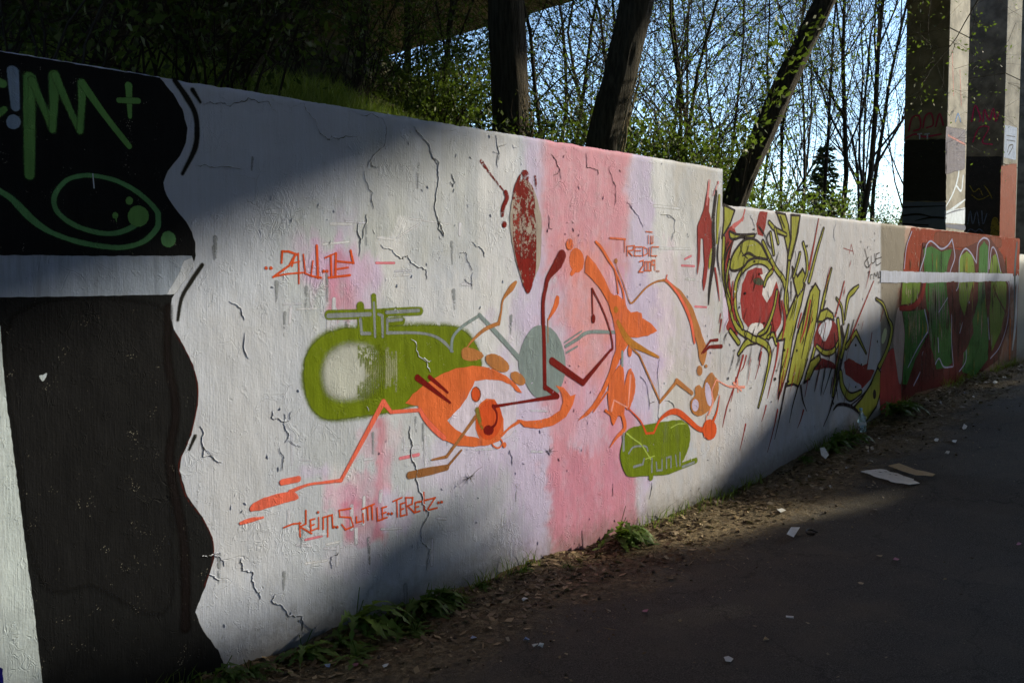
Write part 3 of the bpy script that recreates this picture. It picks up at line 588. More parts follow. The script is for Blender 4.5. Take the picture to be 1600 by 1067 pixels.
P1(TAN, .05, 1.1).stroke([(984, 541), (999, 555), (1031, 627)], 3, 3.5, False).stroke([(1031, 628), (1058, 595)], 5, 6).stroke([(1057, 595), (1081, 614)], 9, 7).done('painted_leg', 'thin tan zigzag leg')
P1(DRED, .1, 1).stroke([(1096, 552), (1110, 532), (1121, 531)], [3, 4, 5], smooth=False).stroke([(1099, 551), (1108, 542), (1127, 541)], [3, 5, 7], smooth=False).done('painted_tick', 'dark red forked ticks')
P1(TAN, .1, 1.3).poly([(1098, 607), (1102, 594), (1111, 582), (1117, 589), (1122, 596), (1122, 611), (1116, 627), (1105, 643), (1091, 649), (1081, 643), (1079, 628), (1086, 618), (1086, 606), (1092, 602)]).done('painted_shell', 'tan shell shape')
P1(LAV, .0, 1).ell(1106.5, 616, 4.5, 18, -8).done('painted_hole'); P1(LAV, 0, 1).ell(1086, 633, 5, 9).done('painted_hole')
P1(PSAL, .05, 1).stroke([(1119, 593), (1112, 611), (1113.5, 628), (1107, 647)], [2, 4, 4, 4]).stroke([(1119, 593), (1140, 604), (1163, 604)], [2, 2, 3]).stroke([(1146, 598), (1158, 610)], 4, 3).stroke([(1104, 648), (1100, 682)], 2, 2).done('painted_thin_line', 'pale salmon curls')
P1(ORG, .06, 1.3).poly([(972, 571), (961, 580), (952, 598), (950, 625), (954, 650), (958, 664), (965, 650), (975, 645), (975, 600)]).poly([(984, 576), (991, 590), (992, 605), (989, 622), (981, 640), (976, 625), (977, 598)]).stroke([(972, 646), (976, 668), (964, 682), (953, 698)], [8, 8, 6, 2]).stroke([(949, 612), (927, 643)], 3, 2).stroke([(946, 641), (962, 654)], 5, 3).done('painted_figure', 'orange egg shape with tail')
P1(PSAL, .05, .9).stroke([(985, 587), (981, 637), (959, 625), (955, 641)], [5, 2.4, 2.4, 5], smooth=False).done('painted_thin_line', 'pale salmon bent line')
P1(GRY, .1, 1).stroke([(972, 550), (972, 571)], 5).done('painted_dash'); P1(OLV, .06, 3).poly([(978, 678), (987, 669), (1008, 664.5), (1057, 657), (1069, 660), (1076, 668), (1077.5, 686), (1073, 704), (1063, 724), (1044, 739), (1021, 741), (985, 743), (976, 735), (970, 717), (971, 699)]).done('painted_capsule', 'small olive capsule near the ground')
P1(OLV, .06, 2).stroke([(1017, 725), (1017, 745)], 15, 12).stroke([(1045, 735), (1087, 719)], 11, 9).done('painted_word', 'olive underline of lower word')
P1(LETG, .35, 1.2).stroke([(974, 678), (974, 703)], 5).stroke([(990, 729), (1004, 725), (1006, 716)], 4, 3, False).stroke([(982, 708), (990, 698), (1008, 697), (1012, 704)], 3).stroke([(1018, 716), (1018, 737)], 3.5).stroke([(1025, 722), (1026, 735), (1034, 734), (1034, 718)], 3, 3, False).stroke([(1041, 731), (1041, 715), (1048, 713), (1048, 730)], 3, 3, False).stroke([(1055, 711), (1057, 728)], 3).stroke([(1062, 727), (1062, 707)], 3).stroke([(1066, 729), (1084, 722)], 4).done('painted_word', 'grey scrawled letters on small capsule')
P1(srgb(170, 190, 80), .3, 1).stroke([(978, 676), (990, 686), (1002, 695), (1016, 717)], 2.4).stroke([(1048, 668), (1060, 662), (1070, 662)], 2).stroke([(1008, 717), (1022, 712)], 2).done('painted_thin_line')
P1(ORR, .06, 1.1).stroke([(981, 637), (1000, 657), (1009, 676)], [2, 3, 4]).stroke([(1009, 677), (1021, 676)], 3.5).stroke([(1021, 676), (1030, 657), (1044, 645), (1057, 643), (1071, 652), (1089, 668), (1100, 672)], [4, 5, 8, 10, 10, 8, 8]).ell(1108.5, 671, 10.5, 15.5).stroke([(1114, 658), (1120, 642), (1124, 618)], [6, 4, 1.5]).done('painted_arm', 'orange wave ending in a ball')
p = P1(srgb(220, 115, 75), .2, .9)
for s in [[(1009, 362), (1019, 363)], [(1013, 368), (1013, 381)], [(1017, 369), (1017, 381), (1020, 380), (1020, 369)], [(976, 373), (976, 394)], [(980, 400), (980, 385), (991, 384), (989, 391), (981, 392), (988, 400)],
 [(1003, 386), (992, 386), (991.5, 400), (1002, 400)], [(992, 392), (1001, 392)], [(1005, 386), (1005, 400), (1012, 396), (1011, 389), (1005, 386)], [(1014.5, 387), (1014, 400)], [(1029, 386), (1018, 386), (1017, 400), (1026, 400)]]: p.stroke(s, 2, 2, False)
p.stroke([(953, 372), (977, 374)], 3)
for s in [[(999, 409), (1005, 407), (1005, 415), (998, 425), (1005, 425)], [(1008, 409), (1011, 409), (1011, 423), (1007, 423), (1008, 409)], [(1013, 409), (1017, 409), (1017, 423), (1013, 423), (1013, 409)], [(1023, 422), (1023, 407), (1019, 407), (1019, 414), (1023, 414)]]: p.stroke(s, 2.2, 2.2, False)
p.ell(1026, 424, 1, 1).ell(1029, 424, 1, 1)
p.done('painted_word', 'small orange signature with the year 2009')

# --- spiky yellow creature (both sections)
YEL = srgb(158, 158, 58); DK = srgb(38, 26, 30); RED = srgb(150, 48, 44)
def P12(x): return P1 if x < 1128 else P2
def oline(PP, pts, w, name='painted_limb', w1=None, smooth=True, wear=.12, col=None):
    """yellow limb with dark outline"""
    k = 1.0
    ws = w if isinstance(w, (list, tuple)) else [w+((w1 if w1 is not None else w)-w)*i/(len(pts)-1) for i in range(len(pts))]
    PP(DK, wear, 1.2).stroke(pts, [x+5.4 for x in ws], smooth=smooth).done('painted_outline')
    PP(col or YEL, wear*.7, 1.0).stroke(pts, [max(.8, x-.2) for x in ws], smooth=smooth).done(name)
def opoly(PP, pts, name='painted_limb', smooth=False, wear=.1, lw=4.2, col=None):
    PP(col or YEL, wear, 1.2).poly(pts, smooth).done(name)
    q = PP(DK, wear, 1.0); q.stroke(list(pts), lw, lw, smooth=True, closed=smooth) if smooth else [q.stroke([pts[i], pts[(i+1) % len(pts)]], lw, lw*.8) for i in range(len(pts))]
    q.done('painted_outline')
P1(RED, .30, 1.5).poly([(1104, 300), (1108, 312), (1107, 330), (1112, 348), (1113, 383), (1107, 400), (1103, 440), (1099, 455), (1098, 440), (1100.6, 414), (1098.6, 373), (1094, 372), (1093, 408), (1089, 430), (1090, 400), (1090, 354), (1099.6, 329)], smooth=False).done('painted_drip', 'red drips beside the step')
P1(srgb(215, 130, 125), .55, 1).stroke([(1108, 283), (1104, 320)], 6, 4).stroke([(1122, 285), (1114, 305)], 4).done('paint_smudge')
P1(DK, .42, 1.5).stroke([(1119, 300), (1114, 350), (1115, 400), (1109, 450), (1107, 476)], [6, 9, 10, 6, 2]).done('painted_spike', 'worn dark spikes at the step')
P1(YEL, .3, 1.5).stroke([(1124, 306), (1122, 340), (1120, 380)], [5, 8, 3]).stroke([(1111, 390), (1109, 410), (1108, 420)], [3, 6, 2]).done('painted_limb')
P1(RED, .2, 1.2).stroke([(1117, 420), (1121, 445), (1124, 470)], [5, 4, 1.5]).stroke([(1126, 490), (1123, 505)], 2.5, 1).done('painted_drip')
P2(RED, .22, 1.6).poly([(1134, 360), (1146, 352), (1150, 365), (1143, 385), (1138, 420), (1142, 450), (1152, 500), (1152, 530), (1142, 520), (1136, 515), (1131, 490), (1130, 440), (1131, 400)], smooth=False).done('painted_patch', 'red patch left of the eye')
P2(srgb(214, 200, 212), .0, 1.5).poly([(1130, 440), (1136, 470), (1138, 500), (1130, 520)], smooth=False).done('painted_patch')
P2(srgb(205, 110, 105), .35, 1).stroke([(1164, 328), (1159, 343), (1146, 354)], [3, 4, 8]).stroke([(1162, 340), (1160, 345)], 3).done('painted_drip')
P2(RED, .25, 1.5).poly([(1187, 331), (1199, 332), (1196, 352), (1192, 369), (1184, 366), (1182, 350)], smooth=False).done('painted_drip', 'red drip under wall top')
P2(srgb(158, 48, 46), .16, 1.6).poly([(1168, 424), (1180, 419), (1190, 420), (1194, 438), (1192, 456), (1197, 470), (1206, 462), (1213, 440), (1217, 455), (1222, 480), (1220, 505), (1212, 520), (1202, 531), (1194, 512), (1180, 508), (1172, 515), (1160, 498), (1157, 470), (1160, 445)], smooth=False).done('painted_eye', 'red eyeball of spiky creature')
P2(srgb(225, 220, 218), .1, 1.5).poly([(1173, 508), (1182, 505), (1192, 508), (1190, 518), (1178, 520), (1169, 517)]).done('painted_patch'); P2(srgb(225, 220, 218), .1, 1.2).poly([(1188, 430), (1200, 425), (1205, 440), (1210, 432), (1213, 438), (1206, 458), (1198, 472), (1191, 460), (1194, 440)], smooth=False).done('painted_patch')
opoly(P2, [(1131, 320), (1148, 329), (1141, 350), (1128, 372), (1131, 345)], 'painted_limb', wear=.25)
oline(P2, [(1131, 372), (1130, 420), (1134, 450), (1143, 490), (1152, 512), (1166, 524)], [5, 5, 6, 6, 7, 8])
oline(P2, [(1140, 408), (1136, 430), (1137, 452), (1146, 480)], 3)
oline(P2, [(1206, 422), (1196, 410), (1180, 408), (1165, 418), (1154, 432), (1149, 452), (1150, 485), (1160, 512)], [7, 8, 8, 6, 5, 6, 5, 4])
opoly(P2, [(1141, 420), (1143, 403), (1151, 388), (1162, 376), (1174, 373), (1187, 380), (1196, 396), (1199, 405), (1184, 403), (1170, 407), (1162, 417), (1150, 423)], 'painted_eyelid', True)
P2(DK, .15, 1.2).stroke([(1156, 382), (1160, 396), (1168, 404)], 2).stroke([(1160, 400), (1170, 396), (1183, 403), (1198, 406)], [2, 5, 4, 3]).done('painted_outline')
opoly(P2, [(1140, 362), (1150, 366), (1165, 367), (1179, 366), (1176, 372), (1158, 371), (1148, 374), (1141, 372)], 'painted_brow', True, .25)
oline(P2, [(1192, 378), (1200, 395), (1212, 420), (1224, 437), (1229, 460), (1230, 500)], [4, 5, 6, 7, 8, 8])
oline(P2, [(1206, 424), (1198, 434), (1194, 446)], [5, 4, 3]); P2(srgb(70, 75, 55), .1, 1.2).ell(1185, 440, 8, 5, 15).done('painted_pupil', 'dark glint in red eye')
oline(P2, [(1214, 455), (1210, 478), (1204, 498), (1196, 515), (1186, 524)], [3, 4, 5, 5, 6])
opoly(P2, [(1213, 332), (1227, 335), (1232, 352), (1235, 376), (1231, 395), (1226, 372), (1220, 350)]); opoly(P2, [(1236, 336), (1250, 337), (1247, 362), (1240, 392), (1234, 412), (1229, 432), (1231, 400), (1236, 374)])
oline(P2, [(1202, 348), (1212, 359), (1228, 367)], [4, 5, 3]); oline(P2, [(1211, 358), (1216, 380)], 3); oline(P2, [(1204, 364), (1209, 397)], 3)
oline(P2, [(1233, 410), (1230, 440), (1227, 470), (1232, 500)], [4, 4, 5, 6])
oline(P2, [(1181, 531), (1166, 536), (1154, 553)], [9, 8, 3]); oline(P2, [(1166, 522), (1182, 531), (1198, 524), (1204, 510)], [7, 8, 6, 3])
oline(P2, [(1184, 531), (1198, 540), (1203, 556), (1197, 590), (1185, 636)], [9, 8, 6, 3, .8]); oline(P2, [(1141, 517), (1154, 535)], [5, 7]); oline(P2, [(1200, 527), (1208, 523), (1213, 537)], [4, 5, 4])
opoly(P2, [(1232, 488), (1240, 470), (1252, 440), (1258, 445), (1252, 475), (1245, 500), (1239, 525), (1234, 560), (1228, 585), (1221, 608), (1216, 622), (1218, 590), (1222, 560), (1226, 530), (1213, 533), (1222, 515)], 'painted_body')
opoly(P2, [(1266, 455), (1274, 443), (1281, 455), (1277, 490), (1272, 520), (1262, 560), (1253, 590), (1247, 604), (1240, 600), (1229, 603), (1237, 560), (1246, 520), (1256, 490)], 'painted_body')
opoly(P2, [(1238, 417), (1246, 432), (1254, 420), (1259, 432), (1254, 452), (1246, 464), (1240, 440)]); oline(P2, [(1255, 380), (1260, 400), (1261, 424), (1256, 440)], [3, 4, 4, 3]); oline(P2, [(1250, 396), (1246, 412), (1240, 432)], 3)
oline(P2, [(1287, 357), (1277, 390), (1268, 425), (1264, 440)], [1, 3, 4, 4]); oline(P2, [(1299, 420), (1291, 450), (1283, 486), (1276, 530), (1266, 570)], [1, 4, 5, 5, 4])
P2(srgb(158, 48, 46), .14, 1).stroke([(1266, 470), (1258, 510), (1250, 535)], [4, 5, 2]).stroke([(1252, 490), (1246, 512)], 4, 2).done('painted_drip')
P2(srgb(120, 30, 35), .1, 1.4).poly([(1272, 540), (1276, 515), (1285, 500), (1300, 500), (1308, 512), (1309, 532), (1300, 548), (1288, 552)]).poly([(1276, 560), (1300, 566), (1304, 576), (1290, 574), (1274, 578), (1266, 576)]).done('painted_eye', 'dark red second eye')
P2(srgb(205, 205, 208), .1, 1.3).poly([(1279, 515), (1288, 501), (1299, 502), (1296, 518), (1288, 533), (1282, 524)]).done('painted_patch'); P2(DRED, .1, 1).stroke([(1290, 505), (1286, 528)], 2.4, 1.5).done('painted_drip')
opoly(P2, [(1277, 502), (1282, 486), (1292, 482), (1301, 490), (1303, 500), (1292, 497), (1284, 503)], 'painted_brow', False); oline(P2, [(1276, 541), (1288, 551), (1302, 548), (1311, 532)], [4, 6, 6, 3])
opoly(P2, [(1280, 554), (1266, 564), (1260, 582), (1256, 598), (1265, 592), (1272, 576), (1282, 562)])
oline(P2, [(1309, 500), (1312, 535), (1307, 575), (1301, 618)], [5, 6, 6, 3], wear=.2); P2(DK, .2, 1.5).stroke([(1315, 510), (1318, 540), (1311, 580), (1305, 615)], [6, 9, 8, 3]).stroke([(1303, 520), (1306, 560), (1303, 600)], [2, 5, 2]).done('painted_spike', 'tangled dark strokes')
oline(P2, [(1307, 466), (1315, 480), (1318, 505)], [1, 2, 2]); oline(P2, [(1341, 447), (1333, 455), (1325, 466), (1320, 498)], [2, 7, 5, 1]); oline(P2, [(1326, 508), (1320, 535), (1314, 558)], [1, 6, 5])
P2(RED, .1, 1.3).poly([(1326, 560), (1347, 572), (1356, 568), (1354, 578), (1366, 578), (1360, 592), (1347, 606), (1335, 594), (1321, 584), (1319, 566)], smooth=False).done('painted_mouth', 'red mouth')
oline(P2, [(1322, 542), (1337, 519), (1353, 552)], [6, 5, .5], smooth=False)
oline(P2, [(1369, 467), (1380, 476), (1387, 497), (1393, 512), (1390, 533), (1383, 554), (1373, 574)], [1, 3, 3, 7, 7, 7, 8]); P2(srgb(200, 205, 150), .3, 1.5).ell(1381, 525, 3, 12, 12).done('painted_patch')
oline(P2, [(1313, 582), (1316, 604), (1328, 620), (1345, 612)], [7, 9, 10, 4]); P2(srgb(190, 190, 195), .1, 1).stroke([(1310, 608), (1316, 622), (1322, 628)], [1, 3, 1]).poly([(1322, 590), (1334, 596), (1345, 602), (1342, 607), (1330, 604)]).done('painted_patch')
opoly(P2, [(1371, 574), (1376, 582), (1376, 612), (1369, 635), (1353, 658), (1345, 648), (1334, 636), (1346, 622), (1360, 600)], 'painted_jaw'); P2(DK, .2, 1).ell(1366, 616, 2.4, 7).ell(1366, 616, 1, 4).done('painted_outline')
P2(DK, .15, 1.6).stroke([(1302, 640), (1310, 632), (1328, 634), (1345, 648)], [3, 5, 6, 3]).stroke([(1352, 612), (1340, 624), (1330, 632)], 3).done('painted_outline')
for nm, c_, L in [('painted_drip', DK, [((1303, 618), (1295, 645), (1286, 666), 5, 1), ((1251, 603), (1254, 625), (1260, 642), 6, 1), ((1246, 606), (1238, 635), (1233, 660), 4, 1), ((1228, 600), (1217, 655), (1210, 686), 6, 1), ((1281, 572), (1276, 592), (1272, 611), 4, 1), ((1289, 574), (1285, 598), (1282, 618), 4, 1), ((1299, 575), (1293, 595), (1286, 616), 4, 1), ((1187, 552), (1186, 562), (1188, 572), 3, 1), ((1222, 600), (1218, 615), (1216, 626), 5, 1)]),
                  ('painted_drip', RED, [((1161, 556), (1151, 592), (1136, 635), 5, 3), ((1136, 635), (1132, 652), (1129, 667), 4, 1), ((1190, 550), (1186, 570), (1180, 592), 3, 1), ((1166, 556), (1162, 572), (1157, 580), 4, 1), ((1150, 590), (1146, 610), (1142, 628), 3, 1), ((1216, 538), (1214, 556), (1211, 572), 7, 3), ((1211, 572), (1204, 600), (1199, 622), 4, 1), ((1197, 634), (1194, 646), (1190, 658), 3.5, 1), ((1165, 663), (1161, 682), (1156, 703), 4, 1),
                   ((1215, 640), (1209, 668), (1199, 706), 4, 1), ((1255, 641), (1251, 655), (1246, 668), 4, 1), ((1262, 590), (1260, 605), (1257, 620), 3, 1), ((1319, 440), (1312, 468), (1305, 494), 3, 4), ((1365, 439), (1349, 478), (1329, 527), 2, 4), ((1362, 520), (1358, 548), (1354, 574), 2, 3), ((1380, 484), (1377, 495), (1375, 502), 1.5, 1), ((1279, 342), (1272, 380), (1264, 420), 2, 6), ((1231, 545), (1226, 570), (1222, 590), 3, 1)])]:
    for (a_, b_, c2, w0, w1) in L: P2(c_, .08, 1.1).stroke([a_, b_, c2], w0, w1).done(nm)
P1(RED, .15, 1.2).stroke([(1127, 500), (1125, 515), (1124, 521)], 4, 1).done('painted_drip')
P2(PSAL, .3, 1).stroke([(1140, 604), (1163, 605)], 4).stroke([(1152, 593), (1153, 612)], 4, 3).done('paint_smudge')
q = P2(DK, .1, .8)
for s in [[(1351, 389), (1355, 405), (1358, 418)], [(1357, 402), (1351, 411), (1355, 418), (1360, 413)], [(1361, 400), (1362, 411), (1367, 408), (1366, 397)], [(1369, 398), (1369, 414), (1376, 411)], [(1368, 405), (1377, 402)], [(1369, 397), (1374, 395)],
          [(1356, 426), (1359, 424), (1357, 432)], [(1360, 436), (1360, 430), (1363, 429)], [(1365, 436), (1366, 427), (1369, 432), (1371, 425), (1372, 434)], [(1374, 424), (1373, 434), (1377, 431)], [(1376, 426), (1379, 432)]]: q.stroke(s, 1.4, 1.4)
q.done('painted_word', 'small black handwritten tag')
q = P2(srgb(150, 70, 70), .2, .8); q.stroke([(1330, 382), (1327, 396)], 1.3).stroke([(1330, 382), (1334, 397)], 1.3).stroke([(1318, 388), (1333, 393)], 1.3); q.done('painted_word', 'tiny red tag')

q = P2(DK, .3, 1.3)
for st in [[(1134, 380), (1132, 430), (1137, 470)], [(1146, 375), (1137, 392), (1133, 410)], [(1126, 355), (1121, 400), (1127, 440)], [(1197, 372), (1190, 360), (1184, 352)], [(1202, 362), (1198, 375), (1206, 392)], [(1222, 445), (1218, 470), (1222, 500)], [(1236, 440), (1236, 470)], [(1262, 470), (1256, 500), (1250, 530)], [(1270, 460), (1264, 500), (1252, 560)], [(1244, 505), (1240, 530)], [(1290, 470), (1286, 484)], [(1312, 545), (1306, 590), (1309, 625)], [(1300, 590), (1297, 615)], [(1322, 610), (1318, 630)], [(1334, 500), (1326, 530)], [(1248, 345), (1244, 372), (1236, 400)], [(1219, 338), (1226, 356)]]: q.stroke(st, [1, 3.5, 1] if len(st) == 3 else [2.5, 1.5])
q.done('painted_spike', 'thin dark sketch strokes in the creature')
P2(RED, .25, 1.3).stroke([(1222, 470), (1226, 500), (1222, 530)], [3, 7, 2]).stroke([(1208, 500), (1212, 525)], 5, 3).stroke([(1145, 440), (1143, 470), (1148, 500)], [3, 5, 2]).done('painted_drip')
P2((.5, .5, .48), .5, .8).stroke([(1240, 500), (1246, 470), (1252, 452)], 1.2).stroke([(1262, 560), (1272, 520)], 1.2).stroke([(1168, 385), (1180, 382)], 1.5).done('painted_highlight')
rb = random.Random(44); q = P2(DK, .35, 1.0); q.dk = .000003
for i in range(70):
    x_ = rb.uniform(1135, 1300); y_ = rb.uniform(350+(x_-1135)*.5, 560+(x_-1135)*.25); L_ = rb.uniform(10, 42); q.stroke([(x_, y_), (x_-L_*.12+rb.uniform(-2, 2), y_+L_*.5), (x_-L_*.25, y_+L_)], [.5, rb.uniform(.8, 2.2), .4])
for i in range(40):
    x_ = rb.uniform(1105, 1390); y_ = rb.uniform(330+(x_-1105)*.35, 640); q.ell(x_, y_, rb.uniform(.5, 1.4), rb.uniform(.6, 2)) if x_ > 1132 else None
tag(q.done('paint_splatter'), kind='stuff')
q = P2(RED, .3, 1.0); q.dk = .000003
for i in range(26):
    x_ = rb.uniform(1135, 1370); y_ = rb.uniform(400, 600); L_ = rb.uniform(10, 45); q.stroke([(x_, y_), (x_-L_*.1, y_+L_*.5), (x_-L_*.22, y_+L_)], [.6, rb.uniform(1, 2.6), .4])
tag(q.done('paint_drips'), kind='stuff')
# --- beige strip, red, orange and green lettering
P2(srgb(172, 62, 55), .12, 7).poly([(1392, 548), (1401, 556), (1406, 600), (1405, 640), (1392, 652), (1380, 656), (1376, 630), (1376, 590), (1380, 570)]).done('painted_patch', 'red patch at foot of beige strip')
P2(srgb(175, 155, 140), .1, 3).poly([(1403, 482), (1412, 500), (1418, 525), (1412, 560), (1406, 600), (1399, 560), (1396, 530)]).done('painted_patch')
ORN = srgb(142, 42, 10); GR1 = srgb(44, 104, 36); GR2 = srgb(104, 132, 40); MAR = srgb(82, 16, 20); LIL = srgb(172, 170, 190)
P2(ORN, .34, 3).poly([(1424, 357), (1500, 364), (1593, 374), (1592, 430), (1500, 430), (1412, 428), (1413, 398)], smooth=False).done('painted_background', 'orange background above the white band')
P2(srgb(120, 50, 30), .3, 8).poly([(1465, 366), (1520, 370), (1560, 374), (1560, 384), (1520, 384), (1470, 382)]).done('paint_smudge')
P2(MAR, .03, 3).poly([(1442, 380), (1480, 388), (1500, 392), (1545, 372), (1566, 400), (1576, 440), (1578, 500), (1560, 560), (1520, 590), (1470, 602), (1430, 612), (1409, 632), (1412, 560), (1432, 500), (1436, 430)], smooth=False).done('painted_shadow_letter', 'maroon backing of green letters')
for nm, c_, pts in [('painted_letter', GR1, [(1443, 388), (1455, 386), (1470, 394), (1487, 390), (1481, 408), (1478, 425), (1480, 470), (1486, 520), (1487, 566), (1478, 574), (1462, 576), (1455, 560), (1452, 520), (1447, 470), (1444, 430)]),
                    ('painted_letter', GR2, [(1497, 425), (1500, 402), (1510, 393), (1519, 401), (1523, 425), (1515, 460), (1505, 505), (1499, 470)]),
                    ('painted_letter', GR1, [(1529, 425), (1530, 388), (1537, 378), (1543, 385), (1542, 430), (1544, 500), (1543, 560), (1522, 588), (1503, 580), (1506, 545), (1518, 505), (1528, 470)]),
                    ('painted_letter', GR2, [(1546, 425), (1549, 402), (1555, 397), (1562, 420), (1572, 445), (1571, 480), (1562, 520), (1549, 548), (1546, 500)]),
                    ('painted_letter', GR2, [(1410, 440), (1438, 436), (1436, 455), (1428, 472), (1408, 476)]),
                    ('painted_letter', GR1, [(1410, 488), (1446, 484), (1450, 510), (1448, 524), (1430, 560), (1416, 600), (1410, 600), (1412, 560), (1414, 520)])]:
    P2(MAR, .1, 1.5).stroke(pts+[pts[0]], 5.5, 5.5).done('painted_outline'); P2(c_, .16, 2).poly(pts, smooth=False).done(nm)
for (x0, x1, y0, y1, c_) in [(1452, 1476, 440, 520, srgb(128, 128, 112)), (1420, 1436, 480, 540, srgb(150, 148, 110)), (1500, 1516, 430, 470, srgb(135, 140, 90)), (1530, 1542, 420, 480, srgb(115, 115, 100)), (1550, 1566, 440, 480, srgb(150, 140, 80)), (1415, 1430, 446, 466, srgb(165, 160, 110)), (1440, 1447, 500, 530, srgb(165, 160, 60)), (1508, 1512, 400, 440, srgb(160, 140, 40)), (1470, 1482, 500, 560, srgb(60, 120, 50))]:
    q = P2(c_, .42, 3); q.dk = .000006
    for xx in np.linspace(x0+1, x1-1, max(2, int((x1-x0)/3))): q.stroke([(xx, y0+random.uniform(-2, 10)), (xx+random.uniform(-1, 1), (y0+y1)/2), (xx, y1-random.uniform(0, 18))], [1, 3.5, 1], soft=4)
    q.done('paint_fade')
for c_, n_ in ((srgb(150, 142, 60), 26), (srgb(24, 40, 20), 26), (srgb(140, 130, 112), 22), (srgb(58, 14, 18), 20)):
    q = P2(c_, .2, 2); q.dk = .000004
    for i in range(n_):
        x_ = rb.uniform(1412, 1572); y_ = rb.uniform(392, 560); L_ = rb.uniform(10, 40); q.stroke([(x_, y_), (x_+rb.uniform(-1, 1), y_+L_*.5), (x_, y_+L_)], [.6, rb.uniform(1.5, 4), .6], soft=3)
    tag(q.done('paint_streaks'), kind='stuff')
P2(srgb(130, 22, 26), .05, 1.4).stroke([(1406, 482), (1424, 480), (1438, 466), (1446, 436)], [8, 9, 12, 10]).done('painted_letter_bar', 'dark red bar across the first green letter')
q = P2(LIL, .15, 1.1)
q.stroke([(1437, 423), (1444, 400), (1447, 384), (1453, 377), (1460, 381), (1470, 389), (1480, 384), (1487, 374)], 2.6).stroke([(1487, 374), (1490, 390), (1491, 404), (1484, 425), (1483, 440), (1489, 457), (1497, 447), (1498, 420), (1499, 403), (1507, 389), (1516, 395), (1525, 411)], 2.6)
q.stroke([(1525, 411), (1527, 384), (1532, 375), (1538, 372), (1545, 378), (1544, 400), (1542, 470), (1545, 530)], 2.4).stroke([(1545, 420), (1549, 388), (1556, 394), (1563, 425)], 2.4).stroke([(1570, 436), (1576, 448), (1574, 500), (1562, 540), (1547, 560)], 2)
q.stroke([(1444, 484), (1449, 508), (1449, 520)], 2.8).stroke([(1449, 518), (1432, 546), (1418, 574)], 2.6, 1.5).stroke([(1427, 602), (1438, 578), (1441, 552), (1446, 553), (1451, 584), (1457, 578), (1466, 560), (1474, 573), (1488, 573)], 2.6).stroke([(1489, 572), (1486, 530), (1486, 490), (1480, 445)], 2).stroke([(1465, 528), (1466, 550)], 2.6).stroke([(1514, 472), (1506, 496), (1499, 520)], 2.4).stroke([(1509, 545), (1508, 565), (1497, 582)], 2).stroke([(1424, 362), (1416, 385), (1412, 420)], 2.2).stroke([(1466, 488), (1482, 462)], 1.6)
q.done('painted_outline', 'lilac outline of the letters')
P2(srgb(196, 200, 206), .12, 1.4).poly([(1376, 423.5), (1450, 426), (1520, 427), (1582, 428), (1582, 438.5), (1520, 440), (1450, 441), (1376, 441)], smooth=False).done('painted_band', 'white band across the red and green lettering')
P2(MAR, .08, 1.2).poly([(1478, 442), (1490, 440), (1497, 470), (1508, 500), (1500, 505), (1488, 480), (1484, 500)], smooth=False).poly([(1512, 470), (1518, 490), (1520, 520), (1508, 548), (1497, 556), (1500, 520)], smooth=False).poly([(1538, 440), (1548, 440), (1547, 470), (1542, 500)], smooth=False).poly([(1448, 528), (1456, 548), (1464, 586), (1440, 600), (1436, 572)], smooth=False).poly([(1470, 578), (1496, 572), (1500, 592), (1478, 600)], smooth=False).done('painted_wedge', 'maroon wedges between the green letters')
P2(MAR, .1, 1.2).stroke([(1552, 446), (1556, 460), (1570, 487)], 3).stroke([(1556, 446), (1553, 464)], 2).stroke([(1511, 480), (1504, 510), (1499, 530)], [3, 9, 4]).stroke([(1446, 546), (1460, 590)], 3).stroke([(1450, 444), (1450, 470)], 3).done('painted_letter_bar')
P2(srgb(70, 85, 90), .2, 3).stroke([(1589, 380), (1586, 420), (1585, 500)], [6, 8, 4]).done('painted_strip'); P2(srgb(190, 195, 192), .2, 2).stroke([(1590, 430), (1587, 500), (1582, 545)], [4, 10, 6]).done('painted_strip', 'pale strip at end of lower wall')
P2(srgb(170, 90, 40), .2, 5).stroke([(1578, 500), (1577, 560)], 7, 6).done('paint_fade')

